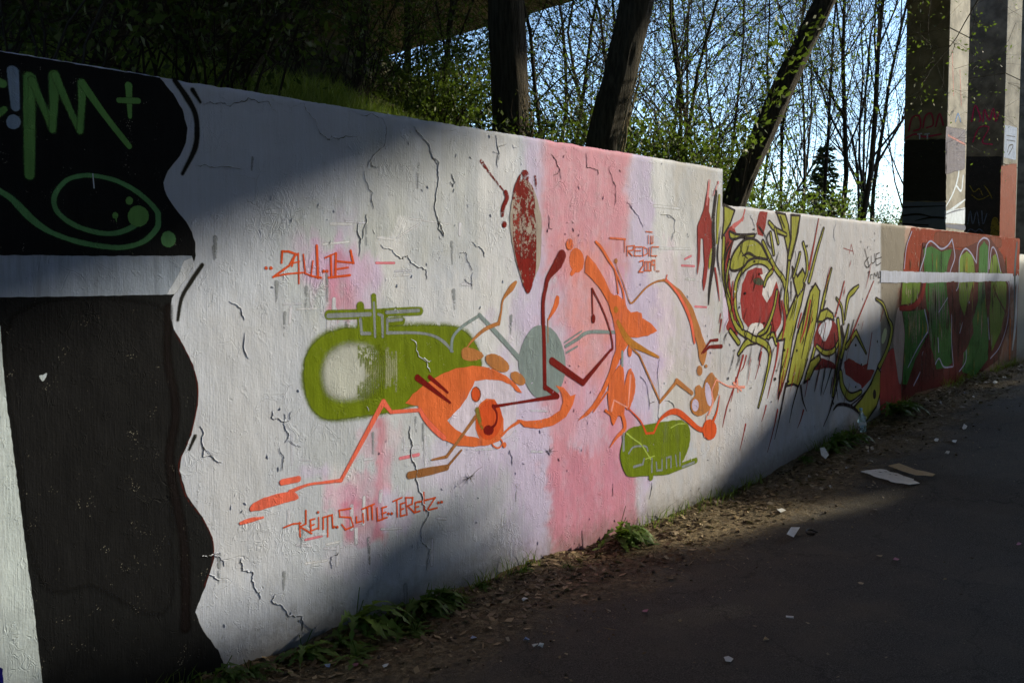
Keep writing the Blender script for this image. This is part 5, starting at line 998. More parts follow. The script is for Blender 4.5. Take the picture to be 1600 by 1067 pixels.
# ivy shoots with a few leaves along the leaning trunk
for i, (px, py) in enumerate([(1170, 255), (1195, 190), (1225, 120), (1160, 290), (1205, 160)]):
    b_ = baseat(px, py, 10.3/np.linalg.norm(ray(px, py)[:2]))
    tree('ivy_shoot', ['leafy shoot low on the leaning trunk beside the wall step', 'leafy shoot halfway up the leaning trunk', 'highest leafy shoot on the leaning trunk', 'lowest leafy shoot at the foot of the leaning trunk', 'leafy shoot in upper half of the leaning trunk'][i], 'ivy', tuple(b_), (-.3, -.3, .6), .5, .006, 40+i, M_LEAF, lsize=.045, levels=1, nb=[5, 0, 0], lpn=3, seg=[6, 4, 4, 4])
thin = [  # px, r, H, radius, dir lean, seed, leaf size, density
 (850, 14, 7.5, .06, (.05, 0, 1), 31, .055, 2, 'thin leafy tree between the two thick trunks'),
 (905, 18, 8, .07, (-.1, 0, 1), 32, .06, 2, 'thin leafy tree just left of the leaning thick trunk'),
 (1035, 14, 8, .055, (.1, 0, 1), 33, .055, 3, 'leafy tree with many fine branches right of the leaning thick trunk'),
 (1062, 17, 9, .07, (0, .1, 1), 34, .06, 3, 'leafy tree with straight stem behind the wall step'),
 (1100, 13.5, 7.5, .05, (.12, 0, 1), 35, .05, 3, 'bushy young tree just left of the wall step'),
 (1005, 20, 9, .08, (0, 0, 1), 36, .06, 3, 'tall leafy tree close behind the leaning thick trunk'),
 (1215, 22, 10, .07, (-.05, 0, 1), 37, .05, 1, 'thin nearly bare tree right of the slender leaning trunk'),
 (1240, 19, 9, .055, (.1, 0, 1), 38, .05, 1, 'thin bare tree left of the dark fir'),
 (1312, 22, 10.5, .11, (.08, 0, 1), 39, .05, 1, 'dark bare forked tree right of the fir'),
 (1338, 27, 13, .15, (.03, 0, 1), 40, .05, 1, 'tall bare tree with upswept twigs left of the piers'),
 (1365, 31, 13, .12, (-.02, 0, 1), 41, .05, 1, 'bare tree with dense fine twigs beside the near pier'),
 (1392, 34, 14, .11, (.02, 0, 1), 42, .05, 1, 'bare tree closest to the near pier'),
 (1285, 26, 11, .09, (.0, 0, 1), 43, .05, 1, 'bare tree rising behind the fir'),
 (1180, 25, 10, .08, (.0, 0, 1), 44, .06, 2, 'small leaved tree behind the slender leaning trunk'),
 (1130, 22, 9, .07, (.0, 0, 1), 45, .06, 2, 'small leaved tree in the distance above the wall step'),
 (870, 34, 13, .13, (.05, 0, 1), 51, .085, 3, 'far hazy green tree deep between the two thick trunks'), (985, 38, 14, .13, (.0, 0, 1), 52, .085, 3, 'far hazy green tree behind the leaning thick trunk'), (1040, 36, 13, .13, (-.05, 0, 1), 53, .085, 3, 'far hazy green tree behind the fine branched tree'),
 (1110, 40, 14, .13, (.05, 0, 1), 54, .085, 3, 'far hazy green tree above the step of the wall'), (1165, 44, 13, .12, (.0, 0, 1), 55, .085, 3, 'far hazy tree behind the slender leaning trunk'), (925, 30, 11, .12, (.0, 0, 1), 56, .08, 3, 'far tree touching the leaning thick trunk on its left'), (1255, 40, 12, .12, (.0, 0, 1), 57, .06, 1, 'far bare tree left of the fir top'), (1350, 42, 14, .12, (.0, 0, 1), 58, .06, 1, 'far bare tree between the fir and the near pier'),
 (700, 15, 8, .09, (.1, 0, 1), 46, .06, 2, 'shaded tree on the slope left of the upright trunk'),
 (960, 26, 10, .10, (.05, 0, 1), 47, .07, 2, 'farther tree seen between the two thick trunks'),
 (1080, 30, 12, .12, (.0, 0, 1), 48, .07, 2, 'far leafy tree behind the bushy young trees')]
for (px, r, H, rad, d, sd, ls, dn_, lb) in thin:
    if dn_ == 1: rad *= .62; kw = dict(nb=[15, 9, 7], ang=[.42, .4, .5], up=[.0, .06, .05, .02], start=[.12, .15, .1], lpn=1, ratio=[.52, .5, .45], spread=.03, taper=[.8, .8, .85, .9], wob=[.07, .12, .16, .2]); ls *= .55
    else: rad *= .6; ls *= .62; kw = dict(nb=[18, 9, 6] if dn_ == 3 else [15, 8, 5], lpn=1, start=[.08, .2, .1], up=[0, .02, .0, 0], wob=[.1, .16, .2, .25])
    tree('tree', lb, 'tree', at(px, r), d, H, rad, sd, M_LEAF, lsize=ls, group='slim trees behind the wall', **kw)
# shrubs along the top of the wall
def shrub(px, r, H, W_, n, seed, label, leafm=M_LEAF, ls=.05, name='shrub', group='shrubs behind the wall'):
    rg = np.random.default_rng(seed); base = np.array(at(px, r)); o = empty(name, tuple(base), label, 'shrub', group)
    if H > 20: H = max(.7, EYE+(452-H)/F*r-base[2])
    paths = []; tips = []
    for i in range(26):
        a = rg.uniform(0, 6.28); d = np.array([math.cos(a)*W_/H*rg.uniform(.1, .8), math.sin(a)*W_/H*rg.uniform(.1, .8), 1]); L = H*rg.uniform(.5, 1.05)
        P = [np.array([rg.normal()*.1*W_, rg.normal()*.1*W_, 0])]
        for k in range(7):
            d = d+rg.normal(size=3)*.22; d /= np.linalg.norm(d); P.append(P[-1]+d*L/7)
            if k > 1:
                for q in range(3):
                    dd = d+rg.normal(size=3)*.8; dd /= np.linalg.norm(dd); Q = [P[-1], P[-1]+dd*L*.08, P[-1]+dd*L*.15+rg.normal(size=3)*.03]; paths.append((Q, [.004, .003, .002])); tips += [Q[1], Q[2]]
        paths.append((P, list(np.linspace(.014, .004, 8)))); tips += P[2:]
    tips = np.array(tips); P = tips[rg.integers(0, len(tips), n)]+rg.normal(size=(n, 3))*.07*H**.5
    P = P[P[:, 2] > .02]
    link('stems', tubes_mesh('stems', paths, 4), o, M_TWIG)
    tag(link('leaves', leaves_mesh('leaves', P, ls, rg), o, leafm), kind='stuff')
for i, (px, r, H, W_, n) in enumerate([(845, 9.5, 175, .8, 2000), (885, 12, 160, 1.2, 2600), (915, 16, 110, 1.6, 2600), (1000, 10.5, 175, .9, 2600), (1035, 12, 150, 1.3, 3800), (1075, 11.5, 160, 1.1, 3200), (1105, 14, 190, 1.5, 3800),
     (1140, 20, 225, 2, 3200), (1185, 17, 292, 1.4, 1900), (1215, 15, 305, 1.2, 1800), (1250, 16, 292, 1.3, 2000), (1300, 19, 300, 1.5, 2200), (1335, 30, 285, 1.9, 2500), (1368, 31, 290, 1.9, 2500), (1170, 26, 265, 3, 3000), (1400, 34, 300, 2.2, 2500), (690, 13, 70, 1.6, 3500), (755, 15, 60, 1.6, 3500), (650, 17, 50, 2.2, 3500)]):
    nm = ['close beside the upright trunk', 'between the thick trunks', 'tall, between the thick trunks', 'against the right side of the leaning thick trunk', 'over the middle of the lilac stripe', 'low, left of the wall step', 'directly behind the wall step',
          'pale, just past the wall step', 'behind the foot of the slender leaning trunk', 'low, above the yellow spikes', 'low, left of the fir', 'low, at the foot of the fir', 'low, under the bare forked tree', 'at the foot of the near pier', 'distant, left of the slender leaning trunk', 'distant, beside the near pier', 'above the right end of the grass patch', 'just left of the upright trunk', 'high behind the grass patch'][i]
    shrub(px, r, H, W_, n, 600+i, 'green spring shrub '+nm, M_LEAF, .036 if r < 14 else .045)
for i, (px, r, H, W_, n) in enumerate([(40, 7, 2.6, 2.2, 1800), (180, 9, 3, 2.5, 2000), (330, 8, 2.4, 2, 1800), (450, 12, 3.4, 2.6, 2000), (560, 15, 4, 3, 2200), (640, 20, 4.5, 3, 2200), (-80, 8, 3.5, 2.5, 1500), (300, 16, 4.5, 3, 2200), (120, 15, 4.5, 3, 2200), (720, 24, 4.5, 3, 2200), (840, 24, 3.5, 3, 2200)]):
    nm = ['above the green letter M', 'above the green plus sign', 'above the black accent curves', 'up the slope behind the grey wall', 'up the slope left of the grass patch', 'high above the grass patch', 'at the far left corner', 'far up the slope at upper left', 'far up the slope above the letter M', 'far up beneath the bridge deck', 'far up between the two thick trunks'][i]
    shrub(px, r, H, W_, n, 90+i, 'shaded dark shrub '+nm, M_LEAFD, .045, group='dark shrubs on the slope')
for i, (px, r, d, lb) in enumerate([(120, 8, (.5, .1, 1), 'crooked dark tree leaning right at upper left'), (330, 9, (.7, -.2, 1), 'dark branching tree above the black silhouette'), (440, 13, (-.2, 0, 1), 'dark tree in the shade of the bridge'), (560, 16, (.2, 0, 1), 'dark slope tree behind the grey wall'), (20, 12, (0, 0, 1), 'dark tree at the left edge'), (640, 22, (0, 0, 1), 'dark tree beneath the bridge deck')]):
    tree('tree', lb, 'tree', at(px, r), d, 8, .09, 120+i, M_LEAFD, lsize=.045, group='dark trees on the slope', nb=[8, 6, 4], start=[.12, .2, .1], lpn=1)

# fir
def fir():
    rg = np.random.default_rng(5); b = np.array(at(1286, 30)); top = CC+ray(1284, 222)*(30/np.linalg.norm(ray(1284, 222)[:2])); H = top[2]-b[2]
    o = empty('fir_tree', tuple(b), 'dark conical fir tree among the bare trees, left of the piers', 'tree')
    paths = []; P = []; Dd = []
    for z in np.arange(.25, H-.1, .19):
        Rr = (H-z)*.26+.08
        for k in range(9):
            a = rg.uniform(0, 6.28); L = Rr*rg.uniform(.7, 1.1); d = np.array([math.cos(a), math.sin(a), -.18]); e = np.array([0, 0, z])
            Q = [e, e+d*L*.5, e+d*L+np.array([0, 0, .06*L])]; paths.append((Q, [.012, .008, .004]))
            m = int(10+L*26)
            for t in rg.uniform(.1, 1, m): P.append(e+d*L*t+rg.normal(size=3)*.035); Dd.append(d+np.array([rg.normal()*.6, rg.normal()*.6, -.2]))
    link('trunk', tubes_mesh('trunk', [([np.zeros(3), np.array([0, 0, H*.5]), np.array([0, 0, H])], [.09, .05, .01])], 8), o, M_BARK)
    link('branches', tubes_mesh('branches', paths, 3), o, M_TWIG)
    tag(link('needles', leaves_mesh('needles', P, .075, rg, elong=2.2, dirs=np.array(Dd)), o, M_FIR), kind='stuff')
fir()
# bare twig in front of the piers
b_ = CC+ray(1545, -30)*9
tree('hanging_branch', 'thin branch with a few new leaves hanging in front of the piers', 'branch', tuple(b_), tuple(rdir(1545, -30, 1488, 75, 9)), 1.1, .009, 9, M_LEAF, lsize=.02, levels=2, nb=[7, 4, 0], seg=[7, 4, 3, 3], start=[.25, .2, .2], ang=[.7, .8, .8], lpn=1, spread=.01, ratio=[.4, .4, .4])
b_ = CC+ray(1455, -20)*12
tree('hanging_branch', 'thin bare branch hanging in front of the dark face of the near pier', 'branch', tuple(b_), tuple(rdir(1462, -20, 1470, 60, 12)), 1.4, .007, 19, M_LEAF, lsize=.0, levels=1, nb=[3, 0, 0], seg=[8, 4, 3, 3], start=[.4, .2, .2], wob=[.12, .2, .2, .2])

# grass on the slope and weeds beside wall
def blades(P, h, wd, rg, lean=.35):
    n = len(P); a = rg.uniform(0, 6.28, n); H_ = h*(.5+rg.random(n)); ln = rg.normal(size=(n, 2))*lean
    dx = np.stack([np.cos(a)*wd, np.sin(a)*wd, np.zeros(n)], 1)
    mid = P+np.stack([ln[:, 0]*H_*.35, ln[:, 1]*H_*.35, H_*.6], 1); tip = P+np.stack([ln[:, 0]*H_, ln[:, 1]*H_, H_*.95], 1)
    V = np.stack([P-dx, P+dx, mid+dx*.7, mid-dx*.7, tip], 1).reshape(-1, 3); i = np.arange(n)*5
    Fq = np.vstack([np.stack([i, i+1, i+2], 1), np.stack([i, i+2, i+3], 1), np.stack([i+3, i+2, i+4], 1)])
    me = npmesh('grass', V, Fq); attr_f(me, 'tint', np.repeat(rg.random(n), 5)); return me
rg = np.random.default_rng(77); n = 26000
az = np.radians(rg.uniform(38, 76, n)); r = 4.6+9*rg.random(n)**1.3
X = r*np.cos(az); Y = r*np.sin(az)-D; k = (Y > .4) & (X > -1); X = X[k]; Y = Y[k]
tag(link('slope_grass', blades(np.stack([X, Y, terr(X, Y)-.02], 1), .26, .006, rg), None, M_GRASS), 'long green grass growing on the slope behind the wall', 'grass', kind='stuff')

def wall_pts(n, x0, x1, dmax, rg, sc=2.2, thr=.45):
    out = []
    while len(out) < n:
        x = rg.uniform(x0, x1); y = -.01-abs(rg.normal())*dmax
        if vnoise(np.array([x*sc]), np.array([3.3]))[0] > thr: out.append((x, y, float(ground_h(np.array(x), np.array(y)))))
    return np.array(out)
rg = np.random.default_rng(78)
tag(link('wall_foot_grass', blades(wall_pts(700, 1.5, 12, .05, rg), .085, .0022, rg, .5), None, M_GRASS), 'sparse short grass along the foot of the wall', 'grass', kind='stuff')

# dandelion-like rosettes
def leaf_blade(rg, base, az, L, lift, W_):
    n = 13; V = []; 
    c = np.array(base, float); d = np.array([math.cos(az), math.sin(az), 0]); s = np.array([-math.sin(az), math.cos(az), 0]); ang = lift; tw = rg.normal()*.35
    rows = []
    for i in range(n+1):
        t = i/n; tooth = (1.0 if i % 2 else .28) if 1 < i < n else (.25 if i <= 1 else .05)
        wv = W_*(.25+1.1*math.sin(math.pi*min(1, t*.95+.1)))*tooth
        ss = s*math.cos(tw*t)+np.array([0, 0, 1])*math.sin(tw*t)
        sh = -d*wv*.7 if i % 2 else d*0
        rows.append((c+ss*wv+np.array([0, 0, wv*.35])+sh, c.copy(), c-ss*wv+np.array([0, 0, wv*.35])+sh))
        c = c+(d*math.cos(ang)+np.array([0, 0, math.sin(ang)]))*L/n; ang -= 1.15/n*(1+lift)+rg.normal()*.05
    V = [p for r_ in rows for p in r_]; Fq = []
    for i in range(n):
        for k in (0, 1): Fq.append((i*3+k, i*3+k+1, i*3+k+4, i*3+k+3))
    return V, Fq
def rosette(x, y, R_, n, seed, label, up=.9, name='dandelion_plant', group='weeds growing at the foot of the wall', stalks=2):
    rg = np.random.default_rng(seed); z = float(ground_h(np.array(x), np.array(y))); o = empty(name, (x, y, z), label, 'weed', group)
    for k in range(n):
        a = rg.uniform(0, 6.28); 
        if y > -.12 and math.sin(a) > .3: a = -a*.6
        V, Fq = leaf_blade(rg, (rg.normal()*.012, min(rg.normal()*.012, -y-.01), 0), a, R_*rg.uniform(.6, 1.15), rg.uniform(.35, up+.35), R_*rg.uniform(.055, .085))
        V = np.array(V); V[:, 1] = np.minimum(V[:, 1], -y-.008); V[:, 2] = np.maximum(V[:, 2], .004+rg.random()*.01)
        me = npmesh('leaf', V, Fq); attr_f(me, 'tint', np.full(len(V), rg.random()*.8)); link('leaf', me, o, M_WEED)
    for k in range(stalks):
        a = rg.uniform(3.5, 6); h = R_*rg.uniform(.35, .7)
        link('stalk', tubes_mesh('stalk', [([(0, 0, 0), (math.cos(a)*.02, math.sin(a)*.02, h*.5), (math.cos(a)*.05, math.sin(a)*.05, h)], [.003, .0025, .002])], 4), o, M_WEED)
def foot(px): # world x at wall foot under photo column
    return float(WP(px, np.interp(px, [0, 390, 700, 920, 1200, 1370, 1590], [1100, 1040, 925, 855, 745, 655, 568]))[0])
wd = [(330, .08, .15, 9, 'ragged weed at the foot of the black silhouette', .9), (372, .10, .13, 8, 'small weed right of the silhouette foot', .9), (455, .10, .20, 9, 'weed with a leaf arching left against the grey wall', .7), (505, .14, .13, 5, 'leafy weed below the long diagonal crack', .9), (545, .06, .26, 11, 'tall jagged leaved dandelion against the wall', 1.0),
      (578, .2, .12, 5, 'spreading dandelion in front of the tall one', .7), (614, .09, .15, 6, 'dandelion left of the bottom right weed clump', 1.0), (645, .08, .24, 12, 'big dandelion clump at right end of the weed row', 1.0), (668, .1, .16, 8, 'small dandelion at the end of the weed row', .9), (600, .25, .15, 9, 'low weed on the dirt before the row', .5), (500, .3, .15, 8, 'low weed near the bottom edge of the picture', .5),
      (735, .05, .09, 6, 'little weed tuft below the grey blot', 1.0), (805, .06, .08, 5, 'tiny weed where the lilac stripe meets the ground', .9), (948, .09, .27, 15, 'sunlit dandelion at the foot of the pink band', .9), (965, .12, .12, 9, 'low sunlit weed just right of the pink band dandelion', .6), (846, .22, .06, 6, 'tiny green seedling on the dirt before the pink band', .6), (1240, .08, .12, 8, 'low weed at foot of the pale wall near the red drips', .8),
      (1285, .08, .22, 12, 'dark green weed clump below the yellow body', 1.0), (1305, .14, .2, 12, 'dark weed clump left of the plastic bottle', .9), (1272, .15, .16, 9, 'small dark weed left of the clump', .8), (1382, .06, .3, 12, 'weed under the yellow jaw by the bottle', 1.0), (1400, .1, .2, 8, 'weed below the red patch', .8)]
for i, (px, y, R_, n, lb, up) in enumerate(wd): rosette(foot(px), -y, R_*1.25, n+8, 200+i, lb, up)
# dry twiggy weed growing from a hole in the plaster
def wall_tuft(px, py, seed, label, s=.05):
    rg = np.random.default_rng(seed); u, v = WP(px, py); o = empty('dry_wall_weed', (u, -.004, v), label, 'weed'); ps = []
    for k in range(16):
        a = rg.uniform(0, 6.28); L = s*rg.uniform(.4, 1.3); P = [np.zeros(3)]; d = np.array([math.cos(a), -.35, math.sin(a)])
        for j in range(4): d = d+rg.normal(size=3)*.25; d[1] = min(d[1], -.05 if j < 2 else .2); q = P[-1]+d*L/4; q[1] = min(q[1], -.001); P.append(q)
        ps.append((P, [.0013, .001, .001, .0007, .0005]))
    link('stems', tubes_mesh('stems', ps, 3), o, M_TWIG)
wall_tuft(733, 745, 3, 'dry twiggy weed rooted in the plaster below the orange head')
wall_tuft(858, 705, 4, 'wisp of dry stems on the lilac stripe', .03)

# ------------------------------------------------------------------ litter
rg = np.random.default_rng(91)
def scatter(name, n, x0, x1, dm, size, mat, label, thick=.15, flat=.35, y0=.01, elong=1.8):
    x = rg.uniform(x0, x1, n); y = -y0-np.abs(rg.normal(size=n))*dm; z = ground_h(x, y)+.003
    s = size*(.35+rg.random(n)**2*1.3)[:, None]; a = rg.uniform(0, 6.28, n)
    A = np.stack([np.cos(a), np.sin(a), rg.normal(size=n)*flat*.5], 1); B = np.stack([-np.sin(a), np.cos(a), rg.normal(size=n)*flat], 1); P = np.stack([x, y, z+size*.12], 1)
    C_ = np.stack([P-A*s*elong*.5, P+B*s*.5, P+A*s*elong*.5+np.array([0, 0, .25])*s*rg.random(n)[:, None], P-B*s*.5], 1)
    V = C_.reshape(-1, 3); me = npmesh(name, V, np.arange(4*n).reshape(n, 4)); attr_f(me, 'tint', np.repeat(rg.random(n)**2.2, 4))
    tag(link(name, me, None, mat), label, 'litter', kind='stuff')
scatter('dead_leaves', 7500, 1.2, 14, .28, .022, M_DRY, 'dead leaves and bark bits lying on the earth strip along the wall')
scatter('fine_debris', 9000, 1.2, 14, .5, .007, M_DRY, 'fine dry debris spread over the earth strip and path edge')
scatter('twigs_litter', 900, 1.2, 12, .35, .006, M_DRY, 'thin dry stalks lying on the dirt', elong=12)
scatter('path_debris', 900, 1.5, 14, 1.3, .009, M_DRY, 'scattered small leaf bits on the asphalt path')
x = rg.uniform(1.2, 12, 900); y = -.02-np.abs(rg.normal(size=900))*.35; s_ = .004+.012*rg.random(900)**3
oct_ = np.array([(1, 0, 0), (0, 1, 0), (-1, 0, 0), (0, -1, 0), (0, 0, .8), (0, 0, -.5)]); V = (np.stack([x, y, ground_h(x, y)+s_*.3], 1)[:, None]+oct_[None]*s_[:, None, None]*(.7+.6*rg.random((900, 6, 1)))).reshape(-1, 3)
tr = np.array([(0, 1, 4), (1, 2, 4), (2, 3, 4), (3, 0, 4), (1, 0, 5), (2, 1, 5), (3, 2, 5), (0, 3, 5)]); Fq = (np.arange(900)[:, None, None]*6+tr[None]).reshape(-1, 3)
tag(link('pebbles', npmesh('pebbles', V, Fq), None, M_CLOD), 'small stones and clods along the wall foot', 'stones', kind='stuff')

def sheet(name, pts, mat, label, cat='litter', h=.008, thick=.002, curl=.01, seed=0):
    """flat scrap traced from its ground outline, given thickness and a slight curl"""
    rg_ = random.Random(seed); G = [np.array(GP(*q)) for q in pts]; c = sum(G)/len(G); bm = bmesh.new()
    vs = [bm.verts.new((g_[0]-c[0], g_[1]-c[1], g_[2]-c[2]+h+rg_.uniform(-.3, 1)*curl)) for g_ in G]
    fs = [bm.faces.new(vs)]; fs = bmesh.ops.triangulate(bm, faces=fs)['faces']
    bmesh.ops.recalc_face_normals(bm, faces=fs)
    bmesh.ops.solidify(bm, geom=fs, thickness=thick); me = bpy.data.meshes.new(name); bm.to_mesh(me); bm.free()
    o = link(name, me, None, mat); o.location = (c[0], c[1], float(ground_h(np.array(c[0]), np.array(c[1])))); return tag(o, label, cat)
tb = sheet('torn_white_board', [(1345, 739), (1354, 737), (1375, 734), (1385, 735), (1391, 739), (1403, 741), (1412, 746), (1428, 750), (1427, 752), (1437, 757), (1420, 760), (1411, 757), (1400, 755.5), (1392, 755), (1388, 752), (1375, 748), (1366, 747), (1358, 743)], M_WHITE, 'torn dirty white cardboard piece lying on the path', 'cardboard', .012, .004, .008)
def marks(par, pts):
    V = []; Fq = []
    for (x_, y_, w_) in pts:
        g_ = np.array([GP(x_+a_*w_, y_+b_*w_*.3) for a_, b_ in ((-1, 0), (0, -.8), (1, .2), (.2, 1))])-np.array(par.location); g_[:, 2] = .030; Fq.append(tuple(range(len(V), len(V)+4))); V += list(g_)
    tag(link('dirt_marks', npmesh('dirt_marks', np.array(V), Fq), par, M_RUBBER), kind='stuff')
marks(tb, [(1375, 741, 4), (1391, 746, 2.5), (1384, 739, 3), (1400, 747, 3), (1412, 750, 2), (1368, 739, 1.5), (1396, 743, 2)])
sheet('cardboard_piece', [(1388, 734), (1404.5, 730.7), (1431, 740), (1444, 742), (1461, 747), (1456.5, 750), (1443, 749), (1431, 748), (1414, 743)], M_CARD, 'brown cardboard piece beside the torn white one', 'cardboard', .03, .004, .006)
sheet('paper_scrap', [(1229, 846), (1236, 834), (1250, 831), (1240, 845)], M_WHITE, 'white torn paper scrap on the path by the black rubber ring', 'paper', .02, .0015, .03)
sheet('paper_scrap', [(1214, 801), (1222, 799), (1228, 801), (1220, 804)], M_WHITE, 'small white scrap on the sunlit dirt', 'paper', .01)
sheet('tissue', [(1281, 710), (1288, 708), (1295, 716), (1290, 720), (1283, 717)], M_WHITE, 'crumpled white tissue at the edge of the dark weeds', 'paper', .02, .004, .04)
sheet('paper_scrap', [(1131, 1030), (1138, 1028), (1146, 1031), (1142, 1035), (1134, 1035)], M_WHITE, 'small crumpled white scrap near the bottom edge', 'paper', .008, .002, .008)
sheet('cigarette_end', [(1228, 962), (1240, 963), (1240, 965), (1228, 964)], M_WHITE, 'white cigarette end on the open asphalt', 'litter', .004, .004, .001)
for i, (x_, y_, m_, lb) in enumerate([(1464, 657, M_WHITE, 'white scrap on the path beyond the bottle'), (1508, 644, M_WHITE, 'pale flattened scrap on the far part of the path'), (1492, 660, M_WHITE, 'small white scrap near the far wall foot'), (1400, 875, M_PINKP, 'pale pinkish leaf scrap on the asphalt'), (1374, 869, M_CARD, 'tan leaf scrap beside the pinkish one'), (1197, 1000, M_CARD, 'tiny tan scrap low on the asphalt'), (1345, 913, M_CARD, 'thin tan scrap in mid asphalt'),
        (823, 998, M_BLUEP, 'bluish scrap on the dirt edge'), (836, 1008, M_WHITE, 'white bit right of the bluish scrap'), (845, 1009, M_WHITE, 'tiny white bit at the bottom centre'), (740, 997, M_BLUEP, 'bluish scrap among the leaves'), (555, 1039, M_PINKP, 'pink scrap under the dandelions'), (512, 1043, M_BLUEP, 'lilac scrap under the dandelions'), (602, 1041, M_WHITE, 'short white stick on the dirt'), (820, 937, M_WHITE, 'white scrap on the leaf litter'), (1008, 957, M_PINKP, 'dark pink scrap on the path edge'), (1592, 850, M_PINKP, 'red scrap at the right edge'),
        (1480, 710, M_WHITE, 'tiny white scrap right of the cardboard'), (1555, 600, M_WHITE, 'tiny white scrap near far end of wall'), (1570, 590, M_WHITE, 'small white scrap at the far wall foot'), (1510, 615, M_BLUEP, 'bluish plastic scrap near the far wall foot'), (1080, 848, M_CARD, 'dry leaf on sunlit dirt')]):
    w_ = 5 if x_ < 1450 else 4; h_ = 2.0
    sheet('litter_scrap', [(x_-w_, y_+.5), (x_-w_*.3, y_-h_), (x_+w_, y_-h_*.3), (x_+w_*.5, y_+h_), (x_-w_*.5, y_+h_)], m_, lb, 'litter', .006, .0015, .01, 50+i)
# crumpled bottle
gx_, gy_, gz_ = GP(1349, 680); rg2 = np.random.default_rng(3)
o = empty('plastic_bottle', (gx_, gy_, float(ground_h(np.array(gx_), np.array(gy_)))), 'crushed clear plastic bottle leaning in the weeds at the wall foot', 'bottle')
prof = [(0, .022), (.005, .03), (.03, .032), (.06, .026), (.09, .032), (.13, .031), (.16, .022), (.18, .012), (.20, .011)]; V = []; ax = np.array([.25, .25, .94]); ax /= np.linalg.norm(ax); A_ = np.cross(ax, [0, 0, 1.]); A_ = np.cross(ax, [1, 0, 0]); A_ /= np.linalg.norm(A_); B_ = np.cross(ax, A_)
for (h_, r_) in prof:
    for k in range(12):
        t = k/12*6.283; rr_ = r_*(1+.28*rg2.normal()*(1 if .01 < h_ < .16 else .1)); V.append(ax*h_+(A_*math.cos(t)+B_*math.sin(t)*.75)*rr_+np.array([0, 0, .025]))
Fq = [(i*12+k, i*12+(k+1) % 12, i*12+12+(k+1) % 12, i*12+12+k) for i in range(len(prof)-1) for k in range(12)]
link('body', npmesh('body', np.array(V), Fq), o, M_BOT)
V = np.array([ax*h_+(A_*math.cos(k/12*6.283)+B_*math.sin(k/12*6.283))*.0145+np.array([0, 0, .025]) for h_ in (.196, .212) for k in range(12)]+[ax*.212+np.array([0, 0, .025])])
link('cap', npmesh('cap', V, [(k, (k+1) % 12, 12+(k+1) % 12) for k in range(12)]+[(k, 12+(k+1) % 12, 12+k) for k in range(12)]+[(12+k, 12+(k+1) % 12, 24) for k in range(12)]), o, simple_mat('blue_cap', (.15, .35, .6), .5, 30, .1))
Vb = np.array([ax*h_+(A_*math.cos(k/12*6.283)+B_*math.sin(k/12*6.283)*.78)*.0335+np.array([0, 0, .025]) for h_ in (.055, .085) for k in range(12)])
link('label', npmesh('label', Vb, [(k, (k+1) % 12, 12+(k+1) % 12, 12+k) for k in range(12)]), o, M_WHITE)
# black rubber ring
gx_, gy_, gz_ = GP(1268, 834); P = [(math.cos(t)*.045, math.sin(t)*.03, .008+.012*max(0, math.sin(t))) for t in np.linspace(-.6, 4.3, 16)]
o = link('rubber_ring', tubes_mesh('rubber_ring', [(P, [.0055]*16)], 6) if False else npmesh('rubber_ring', *(lambda: (np.array([np.array(p_)+.006*np.array([math.cos(a_)*math.cos(t_), math.cos(a_)*math.sin(t_), math.sin(a_)]) for p_, t_ in zip(P, np.linspace(-.6, 4.3, 16)) for a_ in np.arange(6)/6*6.283]), [(i*6+k, i*6+(k+1) % 6, i*6+6+(k+1) % 6, i*6+6+k) for i in range(15) for k in range(6)]))()), None, M_RUBBER)
o.location = (gx_, gy_, float(ground_h(np.array(gx_), np.array(gy_)))); tag(o, 'broken black rubber ring on the path beside the white scrap', 'rubber ring')

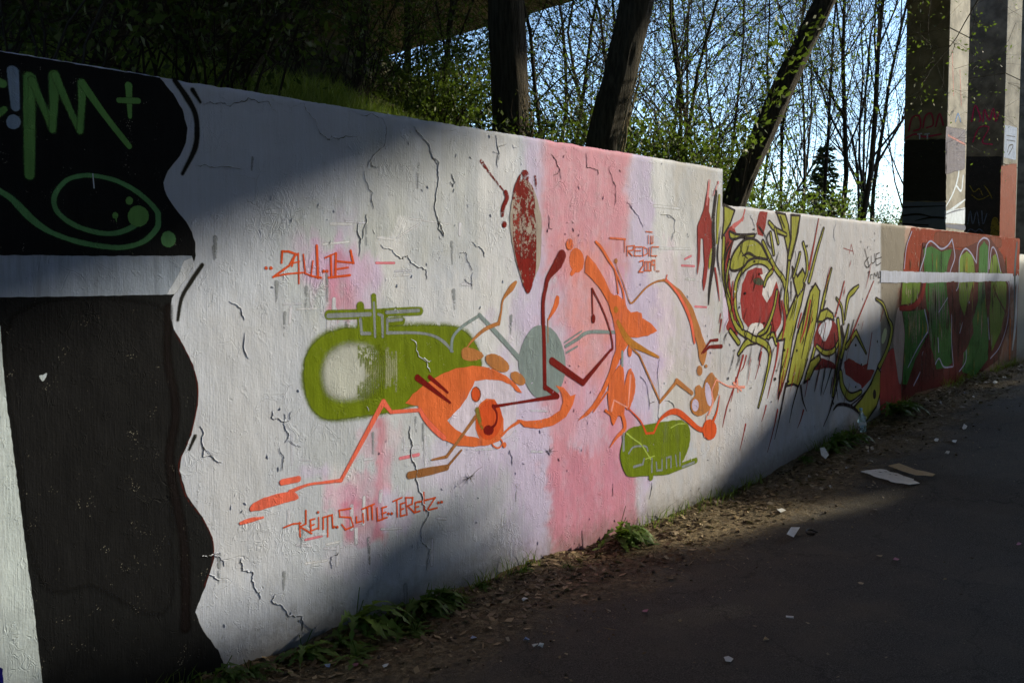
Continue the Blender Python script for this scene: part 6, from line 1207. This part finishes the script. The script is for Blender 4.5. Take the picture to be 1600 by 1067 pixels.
# ------------------------------------------------------------------ trees added out of frame, crowns shaped to throw shade on wall and path
LITL = [(-9, .75), (-3, .62), (0, .50), (1.0, .42), (2.0, .30), (2.6, .42), (3.15, .56), (3.45, .10), (3.3, -.35), (2.7, -.9), (2.9, -1.15), (4.2, -1.15), (4.7, -.65), (5.6, .05), (6.4, .62), (7.4, 1.10), (8.8, 1.48), (12, 1.66), (20, 2.0), (26, 2.3)]
def lim(x):
    xs_ = np.array([q[0] for q in LITL]); zs_ = np.array([q[1] for q in LITL])
    # lower boundary, the notch between 2.6 and 5.6 drops to the path
    a = np.interp(x, [-9, -3, 0, 1, 2, 2.6, 3.1, 3.4, 3.6, 4.2, 4.7, 5.6, 6.4, 7.4, 8.8, 12, 20, 26], [.5, .3, .22, .14, .06, .26, .5, -.3, -1.0, -.98, -.5, .08, .62, 1.1, 1.48, 1.66, 2, 2.3]); return a
def shade_tree(xa, xb, n, seed, label, t0=15.5, t1=18):
    rg = np.random.default_rng(seed); u = rg.uniform(xa, xb, n); t = rg.uniform(t0, t1, n); top = lim(u)
    zg = 0-t*SUN[2]
    f = rg.random(n); v = zg+.5+(top-zg-.5)*(1-f**1.15); v = v-np.abs(rg.normal(size=n))*.06+ (rg.random(n) < .12)*rg.random(n)*.22
    kk = ~((v > -.6) & (u < 2.62) & (rg.random(n) < .52)); u = u[kk]; t = t[kk]; v = v[kk]; n = len(u)
    P = np.stack([u+SUN[0]*t, SUN[1]*t, v+SUN[2]*t], 1); xc = (P[:, 0].min()+P[:, 0].max())/2; yc = P[:, 1].mean()
    o = empty('added_shade_tree', (xc, yc, 0), label, 'tree', 'trees added out of frame to cast shade'); base = np.array([xc, yc, 0])
    tag(link('leaves', leaves_mesh('leaves', P-base, .15, rg, elong=1.3), o, M_LEAF), kind='stuff')
    paths = [([np.array([0, 0, -.2]), np.array([.1, 0, 1.5]), np.array([0, .1, 3.5]), np.array([0, 0, 4.8])], [.16, .13, .09, .04])]
    for q in P[rg.integers(0, n, 30)]-base: s0 = np.array([0, 0, max(.5, q[2]*.5)]); paths.append(([s0, (s0+q)/2+np.array([0, 0, .2]), q], [.05, .03, .01]))
    link('trunk', tubes_mesh('trunk', paths, 7), o, M_BARK)
shade_tree(-9, -2, 7000, 301, 'broad leafy tree added out of frame for its shade, farthest back'); shade_tree(-2, 3.4, 9000, 302, 'leafy tree added out of frame to shade the foot of the wall'); shade_tree(3.2, 9, 9000, 303, 'leafy tree added out of frame to shade the lower wall beyond the step'); shade_tree(9, 17, 8000, 304, 'leafy tree added out of frame to shade the red and green lettering'); shade_tree(17, 27, 6000, 305, 'leafy tree added out of frame for its shade, at the far end')
